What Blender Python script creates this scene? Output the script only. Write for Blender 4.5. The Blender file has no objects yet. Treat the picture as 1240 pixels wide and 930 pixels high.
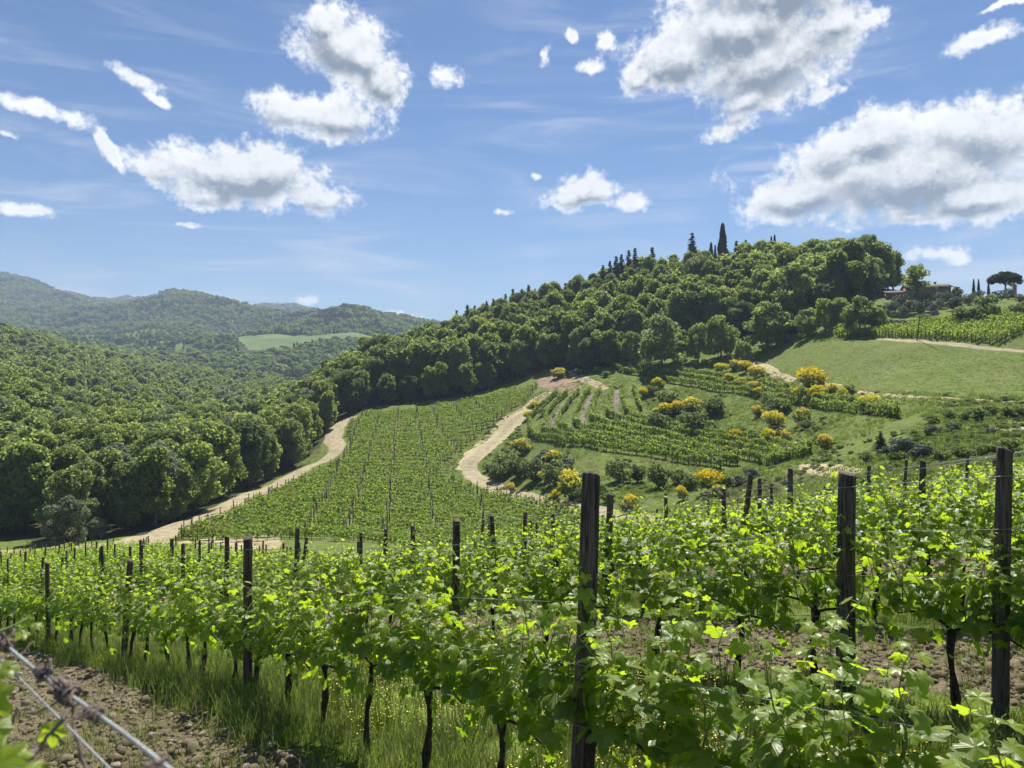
import bpy, math, random
import numpy as np
from mathutils import Vector, Matrix

# ------------------------------------------------------------------ camera, world, sun, exposure
W, HGT, FP, HY = 1240.0, 930.0, 895.0, 440.0
scene = bpy.context.scene
R = math.radians
SUN_AZ, SUN_EL = R(14), R(57)          # azimuth measured from +Y towards +X

cd = bpy.data.cameras.new("camera")
cam = bpy.data.objects.new("camera", cd)
scene.collection.objects.link(cam)
cam.location = (0, 0, 0)
cam.rotation_euler = (R(90), 0, 0)
cd.sensor_width = 36
cd.lens = 36 * FP / W
cd.shift_y = -25.0 / W
cd.clip_start = 0.05
cd.clip_end = 20000
cd.dof.use_dof = True
cd.dof.focus_distance = 9.0
cd.dof.aperture_fstop = 10.0
scene.camera = cam

scene.view_settings.view_transform = 'Standard'
scene.view_settings.look = 'None'
scene.view_settings.gamma = 1
scene.view_settings.exposure = 1.05
scene.view_settings.use_curve_mapping = False
scene.cycles.use_denoising = True
scene.cycles.max_bounces = 6
scene.cycles.diffuse_bounces = 2
scene.cycles.glossy_bounces = 2
scene.cycles.transmission_bounces = 3
scene.cycles.volume_bounces = 0
scene.cycles.transparent_max_bounces = 4
scene.cycles.sample_clamp_indirect = 4
scene.cycles.sample_clamp_direct = 12
scene.cycles.use_adaptive_sampling = True
scene.cycles.adaptive_threshold = 0.02

sd = bpy.data.lights.new("sun", 'SUN')
sd.energy = 5.0
sd.angle = R(0.53)
sd.color = (1.0, 0.95, 0.87)
sun = bpy.data.objects.new("sun", sd)
scene.collection.objects.link(sun)
sv = Vector((math.sin(SUN_AZ) * math.cos(SUN_EL), math.cos(SUN_AZ) * math.cos(SUN_EL), math.sin(SUN_EL)))
sun.rotation_euler = (-sv).to_track_quat('-Z', 'Y').to_euler()

world = bpy.data.worlds.new("World")
scene.world = world
world.use_nodes = True


class NT:
    """tiny node helper"""
    def __init__(s, tree):
        s.t = tree; s.t.nodes.clear()
    def n(s, typ, **kw):
        nd = s.t.nodes.new(typ)
        ins = kw.pop('ins', {})
        for k, v in kw.items():
            setattr(nd, k, v)
        for k, v in ins.items():
            sk = nd.inputs[k]
            if isinstance(v, bpy.types.NodeSocket):
                s.t.links.new(v, sk)
            else:
                sk.default_value = v
        return nd
    def m(s, op, a, b=None, c=None, clamp=False):
        nd = s.t.nodes.new('ShaderNodeMath'); nd.operation = op; nd.use_clamp = clamp
        for i, v in enumerate((a, b, c)):
            if v is None: continue
            if isinstance(v, bpy.types.NodeSocket): s.t.links.new(v, nd.inputs[i])
            else: nd.inputs[i].default_value = v
        return nd.outputs[0]
    def mix(s, f, a, b, typ='RGBA', blend='MIX'):
        nd = s.t.nodes.new('ShaderNodeMix'); nd.data_type = typ
        if typ == 'RGBA': nd.blend_type = blend; ia, ib, o = 6, 7, 2
        else: ia, ib, o = 2, 3, 0
        for i, v in ((0, f), (ia, a), (ib, b)):
            if isinstance(v, bpy.types.NodeSocket): s.t.links.new(v, nd.inputs[i])
            else:
                if typ == 'RGBA' and i != 0 and len(v) == 3: v = (*v, 1)
                nd.inputs[i].default_value = v
        return nd.outputs[o]
    def noise(s, vec, scale, detail=3, rough=.5, dist=0.0):
        return s.n('ShaderNodeTexNoise', ins={'Vector': vec, 'Scale': scale, 'Detail': detail, 'Roughness': rough, 'Distortion': dist}).outputs[0]
    def mr(s, v, a, b, c=0.0, d=1.0, smooth=False):
        nd = s.n('ShaderNodeMapRange', ins={'Value': v, 'From Min': a, 'From Max': b, 'To Min': c, 'To Max': d})
        if smooth: nd.interpolation_type = 'SMOOTHSTEP'
        return nd.outputs[0]
    def link(s, a, b): s.t.links.new(a, b)


# clouds: (x, y, half width, half height, turn in degrees), read off as directions and stored as azimuth / elevation
CLOUDS = [
 (418,58,64,44,-12),(398,26,40,28,0),(462,98,34,34,-30),(435,66,46,36,-20),(345,134,50,28,-10),(412,142,52,30,0),(380,140,60,28,0),
 (540,93,27,17,-6),
 (285,212,105,36,-4),(195,203,42,27,-10),(385,240,52,24,-8),(325,205,50,34,0),(250,235,60,22,0),
 (132,178,8,34,28),(48,132,74,13,-12),(166,94,40,12,-24),(190,120,20,7,-20),(34,256,44,11,-6),(8,162,26,7,-8),
 (712,230,44,22,-4),(690,238,38,19,8),(765,243,27,16,0),(718,215,22,14,0),(610,257,16,7,0),(648,215,8,6,0),
 (890,35,118,52,0),(935,70,96,58,8),(820,68,66,38,18),(1010,25,50,28,10),(1000,112,34,12,14),(885,155,44,16,18),(905,118,58,26,10),
 (1055,22,34,16,20),(775,92,30,24,20),(930,-20,120,50,0),
 (661,70,9,15,-15),(692,43,11,11,-20),(735,50,18,14,20),(718,80,22,12,10),
 (1085,215,170,50,0),(1190,165,110,48,-10),(975,235,80,34,12),(1055,165,62,36,14),(1130,195,90,50,0),(1190,235,90,32,0),(1010,185,50,30,20),
 (1128,308,42,15,0),(1158,312,22,12,0),(1190,46,60,15,6),(1225,4,44,6,4),(1100,262,60,14,0),
 (372,364,24,9,0),(488,381,32,6,-6),(230,272,18,5,0),
 # unseen clouds out of the frame, added only to balance the sky's light
 (1500,60,150,60,0),(1900,200,200,60,0),(-300,40,160,60,0),(-700,180,180,50,0),
]

def build_world():
    nt = NT(world.node_tree)
    sky = nt.n('ShaderNodeTexSky', sky_type='NISHITA', sun_disc=False, sun_elevation=SUN_EL, sun_rotation=SUN_AZ,
               altitude=300, air_density=1.0, dust_density=0.35, ozone_density=2.2)
    tc = nt.n('ShaderNodeTexCoord')
    sep = nt.n('ShaderNodeSeparateXYZ', ins={0: tc.outputs['Generated']})
    az = nt.m('ARCTAN2', sep.outputs[0], sep.outputs[1])
    el = nt.m('ARCSINE', sep.outputs[2])
    P = nt.n('ShaderNodeCombineXYZ', ins={0: az, 1: el}).outputs[0]
    # field group
    g = bpy.data.node_groups.new("cloud_field", 'ShaderNodeTree')
    g.interface.new_socket('P', in_out='INPUT', socket_type='NodeSocketVector')
    g.interface.new_socket('F', in_out='OUTPUT', socket_type='NodeSocketFloat'); g.interface.new_socket('S', in_out='OUTPUT', socket_type='NodeSocketFloat')
    gt = NT(g)
    gi = gt.n('NodeGroupInput'); go = gt.n('NodeGroupOutput')
    # ragged warp
    w = gt.n('ShaderNodeTexNoise', ins={'Vector': gi.outputs[0], 'Scale': 26.0, 'Detail': 4.0, 'Roughness': .6})
    wv = gt.n('ShaderNodeVectorMath', operation='SUBTRACT', ins={0: w.outputs[1], 1: (.5, .5, .5)}).outputs[0]
    wv = gt.n('ShaderNodeVectorMath', operation='SCALE', ins={0: wv, 'Scale': .022}).outputs[0]
    Pw = gt.n('ShaderNodeVectorMath', operation='ADD', ins={0: gi.outputs[0], 1: wv}).outputs[0]
    Pw = gt.n('ShaderNodeVectorMath', operation='MULTIPLY', ins={0: Pw, 1: (1, 1, 0)}).outputs[0]
    cur = None
    for (x, y, rx, ry, rot) in CLOUDS:
        u = (x - 620) / FP
        a = math.atan(u); e = math.atan((HY - y) / FP / math.sqrt(1 + u * u))
        sx = rx / FP * math.cos(a); sy = ry / FP * math.cos(e) * math.cos(a)
        sx = max(sx, .006); kk = 1.2 if ry >= 18 else 1.45
        mp = gt.n('ShaderNodeMapping', vector_type='TEXTURE', ins={0: Pw, 'Location': (a, e, 0), 'Rotation': (0, 0, R(rot)), 'Scale': (sx * kk, sy * kk, 1)})
        L = gt.n('ShaderNodeVectorMath', operation='LENGTH', ins={0: mp.outputs[0]}).outputs[1]
        # small clouds must not reach a depth as great as large ones
        L = gt.m('MULTIPLY_ADD', L, 1.0, (0.0 if ry >= 30 else 0.12 if ry >= 18 else 0.34))
        cur = L if cur is None else gt.n('ShaderNodeMath', operation='SMOOTH_MIN', ins={0: cur, 1: L, 2: .25}).outputs[0]
    Fv = gt.m('SUBTRACT', 1.0, cur)
    Fv = gt.m('MINIMUM', Fv, 0.85)
    n1 = gt.noise(gi.outputs[0], 27.0, 9, .58, .0)
    n2 = gt.noise(gi.outputs[0], 120.0, 4, .6)
    nn = gt.m('ADD', gt.m('MULTIPLY', gt.m('SUBTRACT', n1, .5), 1.45), gt.m('MULTIPLY', gt.m('SUBTRACT', n2, .5), .62))
    gt.link(gt.m('ADD', Fv, nn), go.inputs[0])
    gt.link(gt.m('ADD', Fv, gt.m('MULTIPLY', gt.m('SUBTRACT', gt.noise(gi.outputs[0], 13.0, 4, .5), .5), .95)), go.inputs[1])

    g0 = nt.n('ShaderNodeGroup', node_tree=g, ins={0: P}); f0 = g0.outputs[0]; s0 = g0.outputs[1]
    P2 = nt.n('ShaderNodeVectorMath', operation='ADD', ins={0: P, 1: (.003, .018, 0)}).outputs[0]
    g1 = nt.n('ShaderNodeGroup', node_tree=g, ins={0: P2}); f1 = g1.outputs[0]; s1 = g1.outputs[1]
    dens = nt.mr(f0, .02, .50, 0, 1, True)
    lit = nt.mr(nt.m('SUBTRACT', f0, f1), -.15, .40, 0, 1)
    under = nt.mr(nt.m('SUBTRACT', s1, s0), -.20, .22, .45, 1.12)
    thick = nt.m('MULTIPLY', nt.mr(s0, .12, .66, 0, 1, True), under, clamp=True)
    col_thin = (1.0, 1.0, 1.0)
    shade = nt.m('MULTIPLY', thick, nt.mr(lit, 0, 1, 1.0, .62))
    white = nt.mix(shade, (.95, .97, 1.0), (.22, .27, .34))
    white = nt.mix(nt.m('MULTIPLY', nt.m('MULTIPLY', lit, nt.m('SUBTRACT', 1.0, nt.m('MULTIPLY', thick, .6))), .55), white, (1.08, 1.08, 1.07))
    # thin high cirrus, drawn out streaks
    mpc = nt.n('ShaderNodeMapping', ins={0: P, 'Rotation': (0, 0, R(14)), 'Scale': (2.2, 17, 1)})
    c1 = nt.noise(mpc.outputs[0], 1.6, 7, .62, .8)
    c2 = nt.noise(P, 2.6, 2, .5)
    cir = nt.m('MULTIPLY', nt.mr(c1, .42, .74, 0, 1, True), nt.mr(c2, .36, .54, 0, .95, True))
    cir = nt.m('MULTIPLY', cir, nt.mr(el, .02, .45, .75, .30))
    skyc = nt.n('ShaderNodeMix', data_type='RGBA', blend_type='MULTIPLY', ins={0: 1.0, 6: sky.outputs[0], 7: (.52, .69, .90, 1)}).outputs[2]
    bg1 = nt.n('ShaderNodeBackground', ins={'Color': skyc, 'Strength': SKY_STR})
    bgc = nt.n('ShaderNodeBackground', ins={'Color': white, 'Strength': CLOUD_STR})
    bgi = nt.n('ShaderNodeBackground', ins={'Color': (.80, .87, 1.0, 1), 'Strength': CLOUD_STR * .8})
    m1 = nt.n('ShaderNodeMixShader', ins={0: cir, 1: bg1.outputs[0], 2: bgi.outputs[0]})
    m2 = nt.n('ShaderNodeMixShader', ins={0: dens, 1: m1.outputs[0], 2: bgc.outputs[0]})
    out = nt.n('ShaderNodeOutputWorld', ins={'Surface': m2.outputs[0]})

SKY_STR, CLOUD_STR = 0.052, 0.54
build_world()
world.cycles.sampling_method = 'MANUAL'
world.cycles.sample_map_resolution = 512

rng = np.random.default_rng(7)
random.seed(7)

# ------------------------------------------------------------------ small numeric helpers
def sstep(a, b, x):
    t = np.clip((np.asarray(x, float) - a) / (b - a), 0, 1)
    return t * t * (3 - 2 * t)

def _hash(ix, iy, seed):
    h = (ix.astype(np.int64) * 374761393 + iy.astype(np.int64) * 668265263 + seed * 974634777) & 0xffffffff
    h = ((h ^ (h >> 13)) * 1274126177) & 0xffffffff
    return ((h ^ (h >> 16)) & 0xffff) / 65535.0

def vnoise(x, y, seed=0):
    ix = np.floor(x); iy = np.floor(y)
    fx = x - ix; fy = y - iy
    fx = fx * fx * (3 - 2 * fx); fy = fy * fy * (3 - 2 * fy)
    ix = ix.astype(np.int64); iy = iy.astype(np.int64)
    a = _hash(ix, iy, seed); b = _hash(ix + 1, iy, seed); c = _hash(ix, iy + 1, seed); d = _hash(ix + 1, iy + 1, seed)
    return (a * (1 - fx) + b * fx) * (1 - fy) + (c * (1 - fx) + d * fx) * fy

def fbm(x, y, seed=0, oct=4):
    s = 0; a = .5; t = 0
    for i in range(oct):
        s = s + a * vnoise(x * 2 ** i, y * 2 ** i, seed + i * 17); t += a; a *= .5
    return s / t

# ------------------------------------------------------------------ the lie of the land
# profiles of the ground: for a bearing (given as photo x) the ground's height at several distances (given as photo y)
PROF = {
 -300: [(95,650),(150,560),(220,490),(320,440),(450,400),(520,385),(650,392),(800,400),(1000,400),(1500,380),(2000,350),(2600,318),(3400,335),(4200,345)],
 0: [(90,672),(110,650),(150,582),(220,512),(320,466),(450,426),(520,411),(650,416),(800,425),(1000,412),(1500,392),(2000,362),(2600,333),(3400,352),(4200,360)],
 50: [(2000,372),(2600,347),(3400,360),(1000,414),(1500,396)],
 100: [(90,662),(105,654),(150,592),(220,532),(320,487),(450,452),(600,434),(800,428),(1000,418),(1500,398),(2000,376),(2600,364),(3400,367),(4200,372)],
 130: [(2000,374),(2600,372),(3400,366)],
 165: [(1500,396),(2000,368),(2600,373),(3400,361)],
 200: [(80,668),(95,656),(110,640),(150,600),(220,549),(320,506),(450,476),(600,456),(800,442),(1000,424),(1500,396),(2000,361),(2600,376),(3400,372),(4200,385)],
 230: [(1500,397),(2000,358),(2600,380),(3400,381)],
 260: [(1500,400),(2000,364),(2600,380),(3400,378)],
 300: [(90,655),(115,622),(135,600),(160,584),(220,555),(320,520),(450,491),(600,471),(800,448),(930,433),(1150,410),(1500,402),(2000,377),(2600,380),(3400,371),(4200,380)],
 335: [(1150,409),(1500,394),(2000,383),(2600,379),(3400,367)],
 370: [(930,432),(1150,408),(1500,387),(2000,384),(2600,383),(3400,371)],
 400: [(90,658),(110,633),(140,590),(170,555),(195,527),(215,512),(260,488),(300,470),(380,472),(600,470),(800,450),(930,432),(1150,408),(1500,381),(2000,387),(2600,390),(3400,386),(4200,390)],
 440: [(1150,410),(1500,381),(2000,386),(3400,395)],
 480: [(90,665),(110,640),(140,594),(170,550),(200,510),(215,497),(260,464),(330,436),(420,450),(700,450),(1000,425),(1500,391),(2000,400),(3400,402)],
 560: [(85,680),(110,650),(140,605),(170,555),(200,511),(220,486),(260,454),(330,410),(420,430),(700,445),(1500,405),(2600,410)],
 640: [(85,672),(110,636),(130,609),(150,572),(180,525),(215,479),(226,467),(260,435),(330,383),(420,405),(700,440),(1500,420),(2600,420)],
 700: [(60,668),(90,645),(110,612),(125,590),(150,540),(170,506),(200,475),(215,461),(250,428),(330,366),(420,390),(700,440)],
 780: [(60,652),(85,632),(105,605),(125,575),(150,530),(175,496),(200,465),(215,448),(250,408),(330,344),(420,372),(700,440),(2000,430)],
 860: [(60,640),(80,620),(95,600),(120,568),(145,528),(170,490),(195,456),(210,440),(250,394),(320,341),(420,370)],
 940: [(50,635),(70,606),(90,582),(115,553),(140,510),(165,472),(180,447),(200,428),(240,384),(300,343),(400,372),(700,430)],
 1020: [(45,625),(60,592),(75,574),(100,530),(120,498),(140,470),(158,438),(175,411),(200,385),(250,352),(300,346),(400,370),(2000,420)],
 1100: [(40,612),(55,577),(75,545),(95,505),(110,484),(130,460),(150,425),(165,407),(190,379),(215,360),(260,354),(400,375)],
 1180: [(40,590),(50,568),(65,543),(85,508),(105,483),(125,455),(145,421),(160,400),(185,373),(215,361),(260,364),(400,385)],
 1240: [(40,578),(50,557),(65,536),(85,504),(105,480),(125,452),(142,423),(157,398),(182,370),(215,359),(260,364),(400,385),(700,420)],
 1540: [(40,560),(50,545),(65,525),(85,495),(105,470),(125,445),(142,415),(157,395),(182,370),(215,360),(260,364),(400,385),(700,410),(2600,410)],
}

def kq(px):
    return 0.0023 * sstep(120, 560, px)

def near_z(x, y):
    px = 620 + FP * x / np.maximum(y, 3.0)
    px = np.clip(px, -400, 1700)
    yy = np.maximum(y, 0)
    dip = .55 * (1 - np.exp(-np.maximum(0, -x - 2.5) / 6.0))
    return -1.985 + .13 * x - .15 * y - kq(px) * yy * yy - dip

_c = []
for px, pr in PROF.items():
    for (d, y) in pr:
        _c.append((px, d, (HY - y) / FP))
for px in (-300, -150, 0, 150, 300, 450, 600, 750, 900, 1050, 1200, 1350, 1540):
    ds = (20, 28, 36) if px > 250 else (20, 30, 45, 60, 75)
    for d in ds:
        x = (px - 620) / FP * d
        _c.append((px, d, float(near_z(np.array(x), np.array(float(d)))) / d))
_c = np.array(_c)
_cx = np.stack([_c[:, 0] / 90.0, np.log(_c[:, 1]) / .17], 1)
def _phi(r2):
    return .5 * r2 * np.log(r2 + 1e-9)
def _fit():
    n = len(_cx)
    d2 = ((_cx[:, None] - _cx[None]) ** 2).sum(-1)
    K = _phi(d2) + np.eye(n) * .02
    Pm = np.concatenate([np.ones((n, 1)), _cx], 1)
    A = np.block([[K, Pm], [Pm.T, np.zeros((3, 3))]])
    return np.linalg.solve(A, np.concatenate([_c[:, 2], np.zeros(3)]))
_w = _fit()
GPX = np.linspace(-420, 1660, 261)
GLD = np.linspace(math.log(18), math.log(4600), 300)
def _tab():
    q = np.stack(np.meshgrid(GPX / 90.0, GLD / .17, indexing='ij'), -1).reshape(-1, 2)
    out = np.empty(len(q))
    for i in range(0, len(q), 8000):
        s = q[i:i + 8000]
        d2 = ((s[:, None] - _cx[None]) ** 2).sum(-1)
        out[i:i + 8000] = _phi(d2) @ _w[:-3] + _w[-3] + s @ _w[-2:]
    return out.reshape(len(GPX), len(GLD))
_T = _tab()

def H(x, y):
    x = np.asarray(x, float); y = np.asarray(y, float)
    zn = near_z(x, y)
    yy = np.maximum(y, 18.01)
    px = np.clip(620 + FP * x / yy, GPX[0], GPX[-1])
    ld = np.clip(np.log(yy), GLD[0], GLD[-1])
    i = np.clip((px - GPX[0]) / (GPX[1] - GPX[0]), 0, len(GPX) - 1.001); j = np.clip((ld - GLD[0]) / (GLD[1] - GLD[0]), 0, len(GLD) - 1.001)
    i0 = i.astype(int); j0 = j.astype(int); fi = i - i0; fj = j - j0
    s = (_T[i0, j0] * (1 - fi) + _T[i0 + 1, j0] * fi) * (1 - fj) + (_T[i0, j0 + 1] * (1 - fi) + _T[i0 + 1, j0 + 1] * fi) * fj
    zf = s * yy
    # broken ground on the slopes
    rough = sstep(45, 90, y) * (1 - .0 * y)
    zf = zf + rough * (fbm(x / 9.0, y / 9.0, 5, 3) - .5) * 1.3 + sstep(500, 1200, y) * (fbm(x / 160., y / 160., 9, 4) - .5) * 60
    w = sstep(22, 36, y)
    return zn * (1 - w) + zf * w

def Hf(x, y): return float(H(np.array([x]), np.array([y]))[0])

def proj(x, y, z):
    return 620 + FP * x / y, HY - FP * z / y

def ground_at(px, y, dmin=40, dmax=3000):
    """where the sight line through a photo point meets the ground"""
    d = np.exp(np.linspace(math.log(dmin), math.log(dmax), 900))
    xs = (px - 620) / FP * d
    yy = HY - FP * H(xs, d) / d
    k = np.argmax(yy <= y)
    if yy[k] > y: k = int(np.argmin(yy))
    D = d[k]
    X = (px - 620) / FP * D
    return X, D, Hf(X, D)

# ------------------------------------------------------------------ meshes
COL = scene.collection

def mk_mesh(name, V, polys, uv=None, rnd=None, smooth=False, mat=None):
    """V (n,3); polys: list of int arrays (k, corners)"""
    me = bpy.data.meshes.new(name)
    V = np.asarray(V, np.float32)
    me.vertices.add(len(V)); me.vertices.foreach_set('co', V.ravel())
    polys = [np.asarray(p, np.int32) for p in polys if len(p)]
    loops = np.concatenate([p.ravel() for p in polys])
    tot = np.concatenate([np.full(len(p), p.shape[1], np.int32) for p in polys])
    start = np.concatenate([[0], np.cumsum(tot)[:-1]]).astype(np.int32)
    me.loops.add(len(loops)); me.loops.foreach_set('vertex_index', loops)
    me.polygons.add(len(tot)); me.polygons.foreach_set('loop_start', start); me.polygons.foreach_set('loop_total', tot)
    if smooth: me.polygons.foreach_set('use_smooth', np.ones(len(tot), bool))
    if uv is not None:
        l = me.uv_layers.new(name='UVMap'); l.data.foreach_set('uv', np.asarray(uv, np.float32)[loops].ravel())
    if rnd is not None:
        a = me.attributes.new('rnd', 'FLOAT', 'POINT'); a.data.foreach_set('value', np.asarray(rnd, np.float32))
    me.update(calc_edges=True)
    if mat is not None: me.materials.append(mat)
    return me

class MB:
    def __init__(s): s.V = []; s.P = {}; s.n = 0; s.uv = []; s.r = []
    def add(s, V, polys, r=0.0, uv=None):
        V = np.asarray(V, float)
        for p in polys:
            p = np.asarray(p)
            if len(p): s.P.setdefault(p.shape[1], []).append(p + s.n)
        s.V.append(V); s.n += len(V)
        s.r.append(np.broadcast_to(np.asarray(r, float), (len(V),)))
        s.uv.append(np.zeros((len(V), 2)) if uv is None else uv)
    def tube(s, pts, rad, ns=6, r=0.0, cap=True, jit=0.0, rg=None):
        pts = np.asarray(pts, float); n = len(pts); rad = np.broadcast_to(np.asarray(rad, float), (n,))
        t = np.gradient(pts, axis=0); t /= np.linalg.norm(t, axis=1)[:, None] + 1e-9
        ref = np.array([1., 0, 0]) if abs(t[0][0]) < .8 else np.array([0, 1., 0])
        A = np.cross(t, ref); A /= np.linalg.norm(A, axis=1)[:, None] + 1e-9
        B = np.cross(t, A)
        th = np.arange(ns) / ns * 2 * np.pi
        rr = rad[:, None] * np.ones(ns)[None]
        if jit: rr = rr * (1 + jit * (rg.random((n, ns)) - .5))
        V = pts[:, None] + rr[..., None] * (np.cos(th)[None, :, None] * A[:, None] + np.sin(th)[None, :, None] * B[:, None])
        V = V.reshape(-1, 3)
        i = np.arange(n - 1)[:, None] * ns; j = np.arange(ns)[None]; k = (j + 1) % ns
        q = np.stack([i + j, i + k, i + ns + k, i + ns + j], -1).reshape(-1, 4)
        P = [q]
        if cap:
            P.append(np.arange(ns)[::-1][None].copy()); P.append((np.arange(ns) + (n - 1) * ns)[None])
        s.add(V, P, r)
    def box(s, c, d, rz=0.0):
        c = np.array(c, float); d = np.array(d, float) / 2
        v = np.array([[a, b, e] for a in (-1, 1) for b in (-1, 1) for e in (-1, 1)], float) * d
        cs, sn = math.cos(rz), math.sin(rz)
        v = np.stack([v[:, 0] * cs - v[:, 1] * sn, v[:, 0] * sn + v[:, 1] * cs, v[:, 2]], 1) + c
        f = np.array([[0, 1, 3, 2], [4, 6, 7, 5], [0, 4, 5, 1], [2, 3, 7, 6], [0, 2, 6, 4], [1, 5, 7, 3]])
        s.add(v, [f])
    def stamp(s, T, Tp, pos, Rm, sc, r, uv=None):
        """copies of a template: T (nv,3), Rm (n,3,3), sc (n,)"""
        n = len(pos); nv = len(T)
        V = np.einsum('nij,vj->nvi', Rm, T) * np.asarray(sc)[:, None, None] + pos[:, None]
        off = (np.arange(n) * nv)[:, None, None]
        P = [(p[None] + off).reshape(-1, p.shape[1]) for p in Tp]
        s.add(V.reshape(-1, 3), P, np.repeat(np.asarray(r, float), nv), None if uv is None else np.tile(uv, (n, 1)))
    def mesh(s, name, mat, smooth=False, uv=False):
        V = np.concatenate(s.V)
        return mk_mesh(name, V, [np.concatenate(p) for p in s.P.values()], np.concatenate(s.uv) if uv else None, np.concatenate(s.r), smooth, mat)

def frames(nrm, rg, up=None):
    """rotation matrices whose Z is nrm and whose Y is roughly 'up' (or random)"""
    n = nrm / (np.linalg.norm(nrm, axis=1)[:, None] + 1e-9)
    a = rg.normal(size=n.shape) if up is None else up
    x = np.cross(a, n); x /= np.linalg.norm(x, axis=1)[:, None] + 1e-9
    y = np.cross(n, x)
    return np.stack([x, y, n], -1)

def put(name, me, loc=(0, 0, 0), parent=None, rot=(0, 0, 0), scale=None):
    o = bpy.data.objects.new(name, me)
    COL.objects.link(o)
    o.location = loc; o.rotation_euler = rot
    if scale is not None: o.scale = scale if hasattr(scale, '__len__') else (scale,) * 3
    if parent is not None: o.parent = parent
    return o

def tag(o, label=None, cat=None, group=None, kind=None):
    if label: o['label'] = label
    if cat: o['category'] = cat
    if group: o['group'] = group
    if kind: o['kind'] = kind
    return o

# ------------------------------------------------------------------ stuff scattered with geometry nodes
def scatter_group(coll):
    g = bpy.data.node_groups.new('scatter', 'GeometryNodeTree')
    g.interface.new_socket('Geometry', in_out='INPUT', socket_type='NodeSocketGeometry')
    g.interface.new_socket('Geometry', in_out='OUTPUT', socket_type='NodeSocketGeometry')
    N = g.nodes; L = g.links
    gi = N.new('NodeGroupInput'); go = N.new('NodeGroupOutput')
    ci = N.new('GeometryNodeCollectionInfo'); ci.inputs[0].default_value = coll
    ci.inputs['Separate Children'].default_value = True; ci.inputs['Reset Children'].default_value = True
    ip = N.new('GeometryNodeInstanceOnPoints'); ip.inputs['Pick Instance'].default_value = True
    def attr(nm, dt):
        a = N.new('GeometryNodeInputNamedAttribute'); a.data_type = dt; a.inputs[0].default_value = nm; return a.outputs[0]
    L.new(gi.outputs[0], ip.inputs['Points']); L.new(ci.outputs[0], ip.inputs['Instance'])
    L.new(attr('idx', 'INT'), ip.inputs['Instance Index'])
    L.new(attr('rot', 'FLOAT_VECTOR'), ip.inputs['Rotation']); L.new(attr('scl', 'FLOAT_VECTOR'), ip.inputs['Scale'])
    L.new(ip.outputs[0], go.inputs[0])
    return g

def scatter(name, pts, rot, scl, idx, templates, label=None):
    coll = bpy.data.collections.new(name + '_kinds')
    for i, me in enumerate(templates):
        o = bpy.data.objects.new('%s_kind_%02d' % (name, i), me); coll.objects.link(o)
    me = bpy.data.meshes.new(name)
    pts = np.asarray(pts, np.float32); n = len(pts)
    me.vertices.add(n); me.vertices.foreach_set('co', pts.ravel())
    scl = np.asarray(scl, np.float32)
    if scl.ndim == 1: scl = np.repeat(scl[:, None], 3, 1)
    rot = np.asarray(rot, np.float32)
    if rot.ndim == 1: rot = np.stack([np.zeros(n), np.zeros(n), rot], 1)
    a = me.attributes.new('idx', 'INT', 'POINT'); a.data.foreach_set('value', np.asarray(idx, np.int32))
    a = me.attributes.new('rot', 'FLOAT_VECTOR', 'POINT'); a.data.foreach_set('vector', rot.astype(np.float32).ravel())
    a = me.attributes.new('scl', 'FLOAT_VECTOR', 'POINT'); a.data.foreach_set('vector', scl.astype(np.float32).ravel())
    o = put(name, me)
    md = o.modifiers.new('scatter', 'NODES'); md.node_group = scatter_group(coll)
    tag(o, label, None, None, 'stuff')
    return o

# ------------------------------------------------------------------ materials
def mat_new(name):
    m = bpy.data.materials.new(name); m.use_nodes = True
    return m, NT(m.node_tree)

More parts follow.
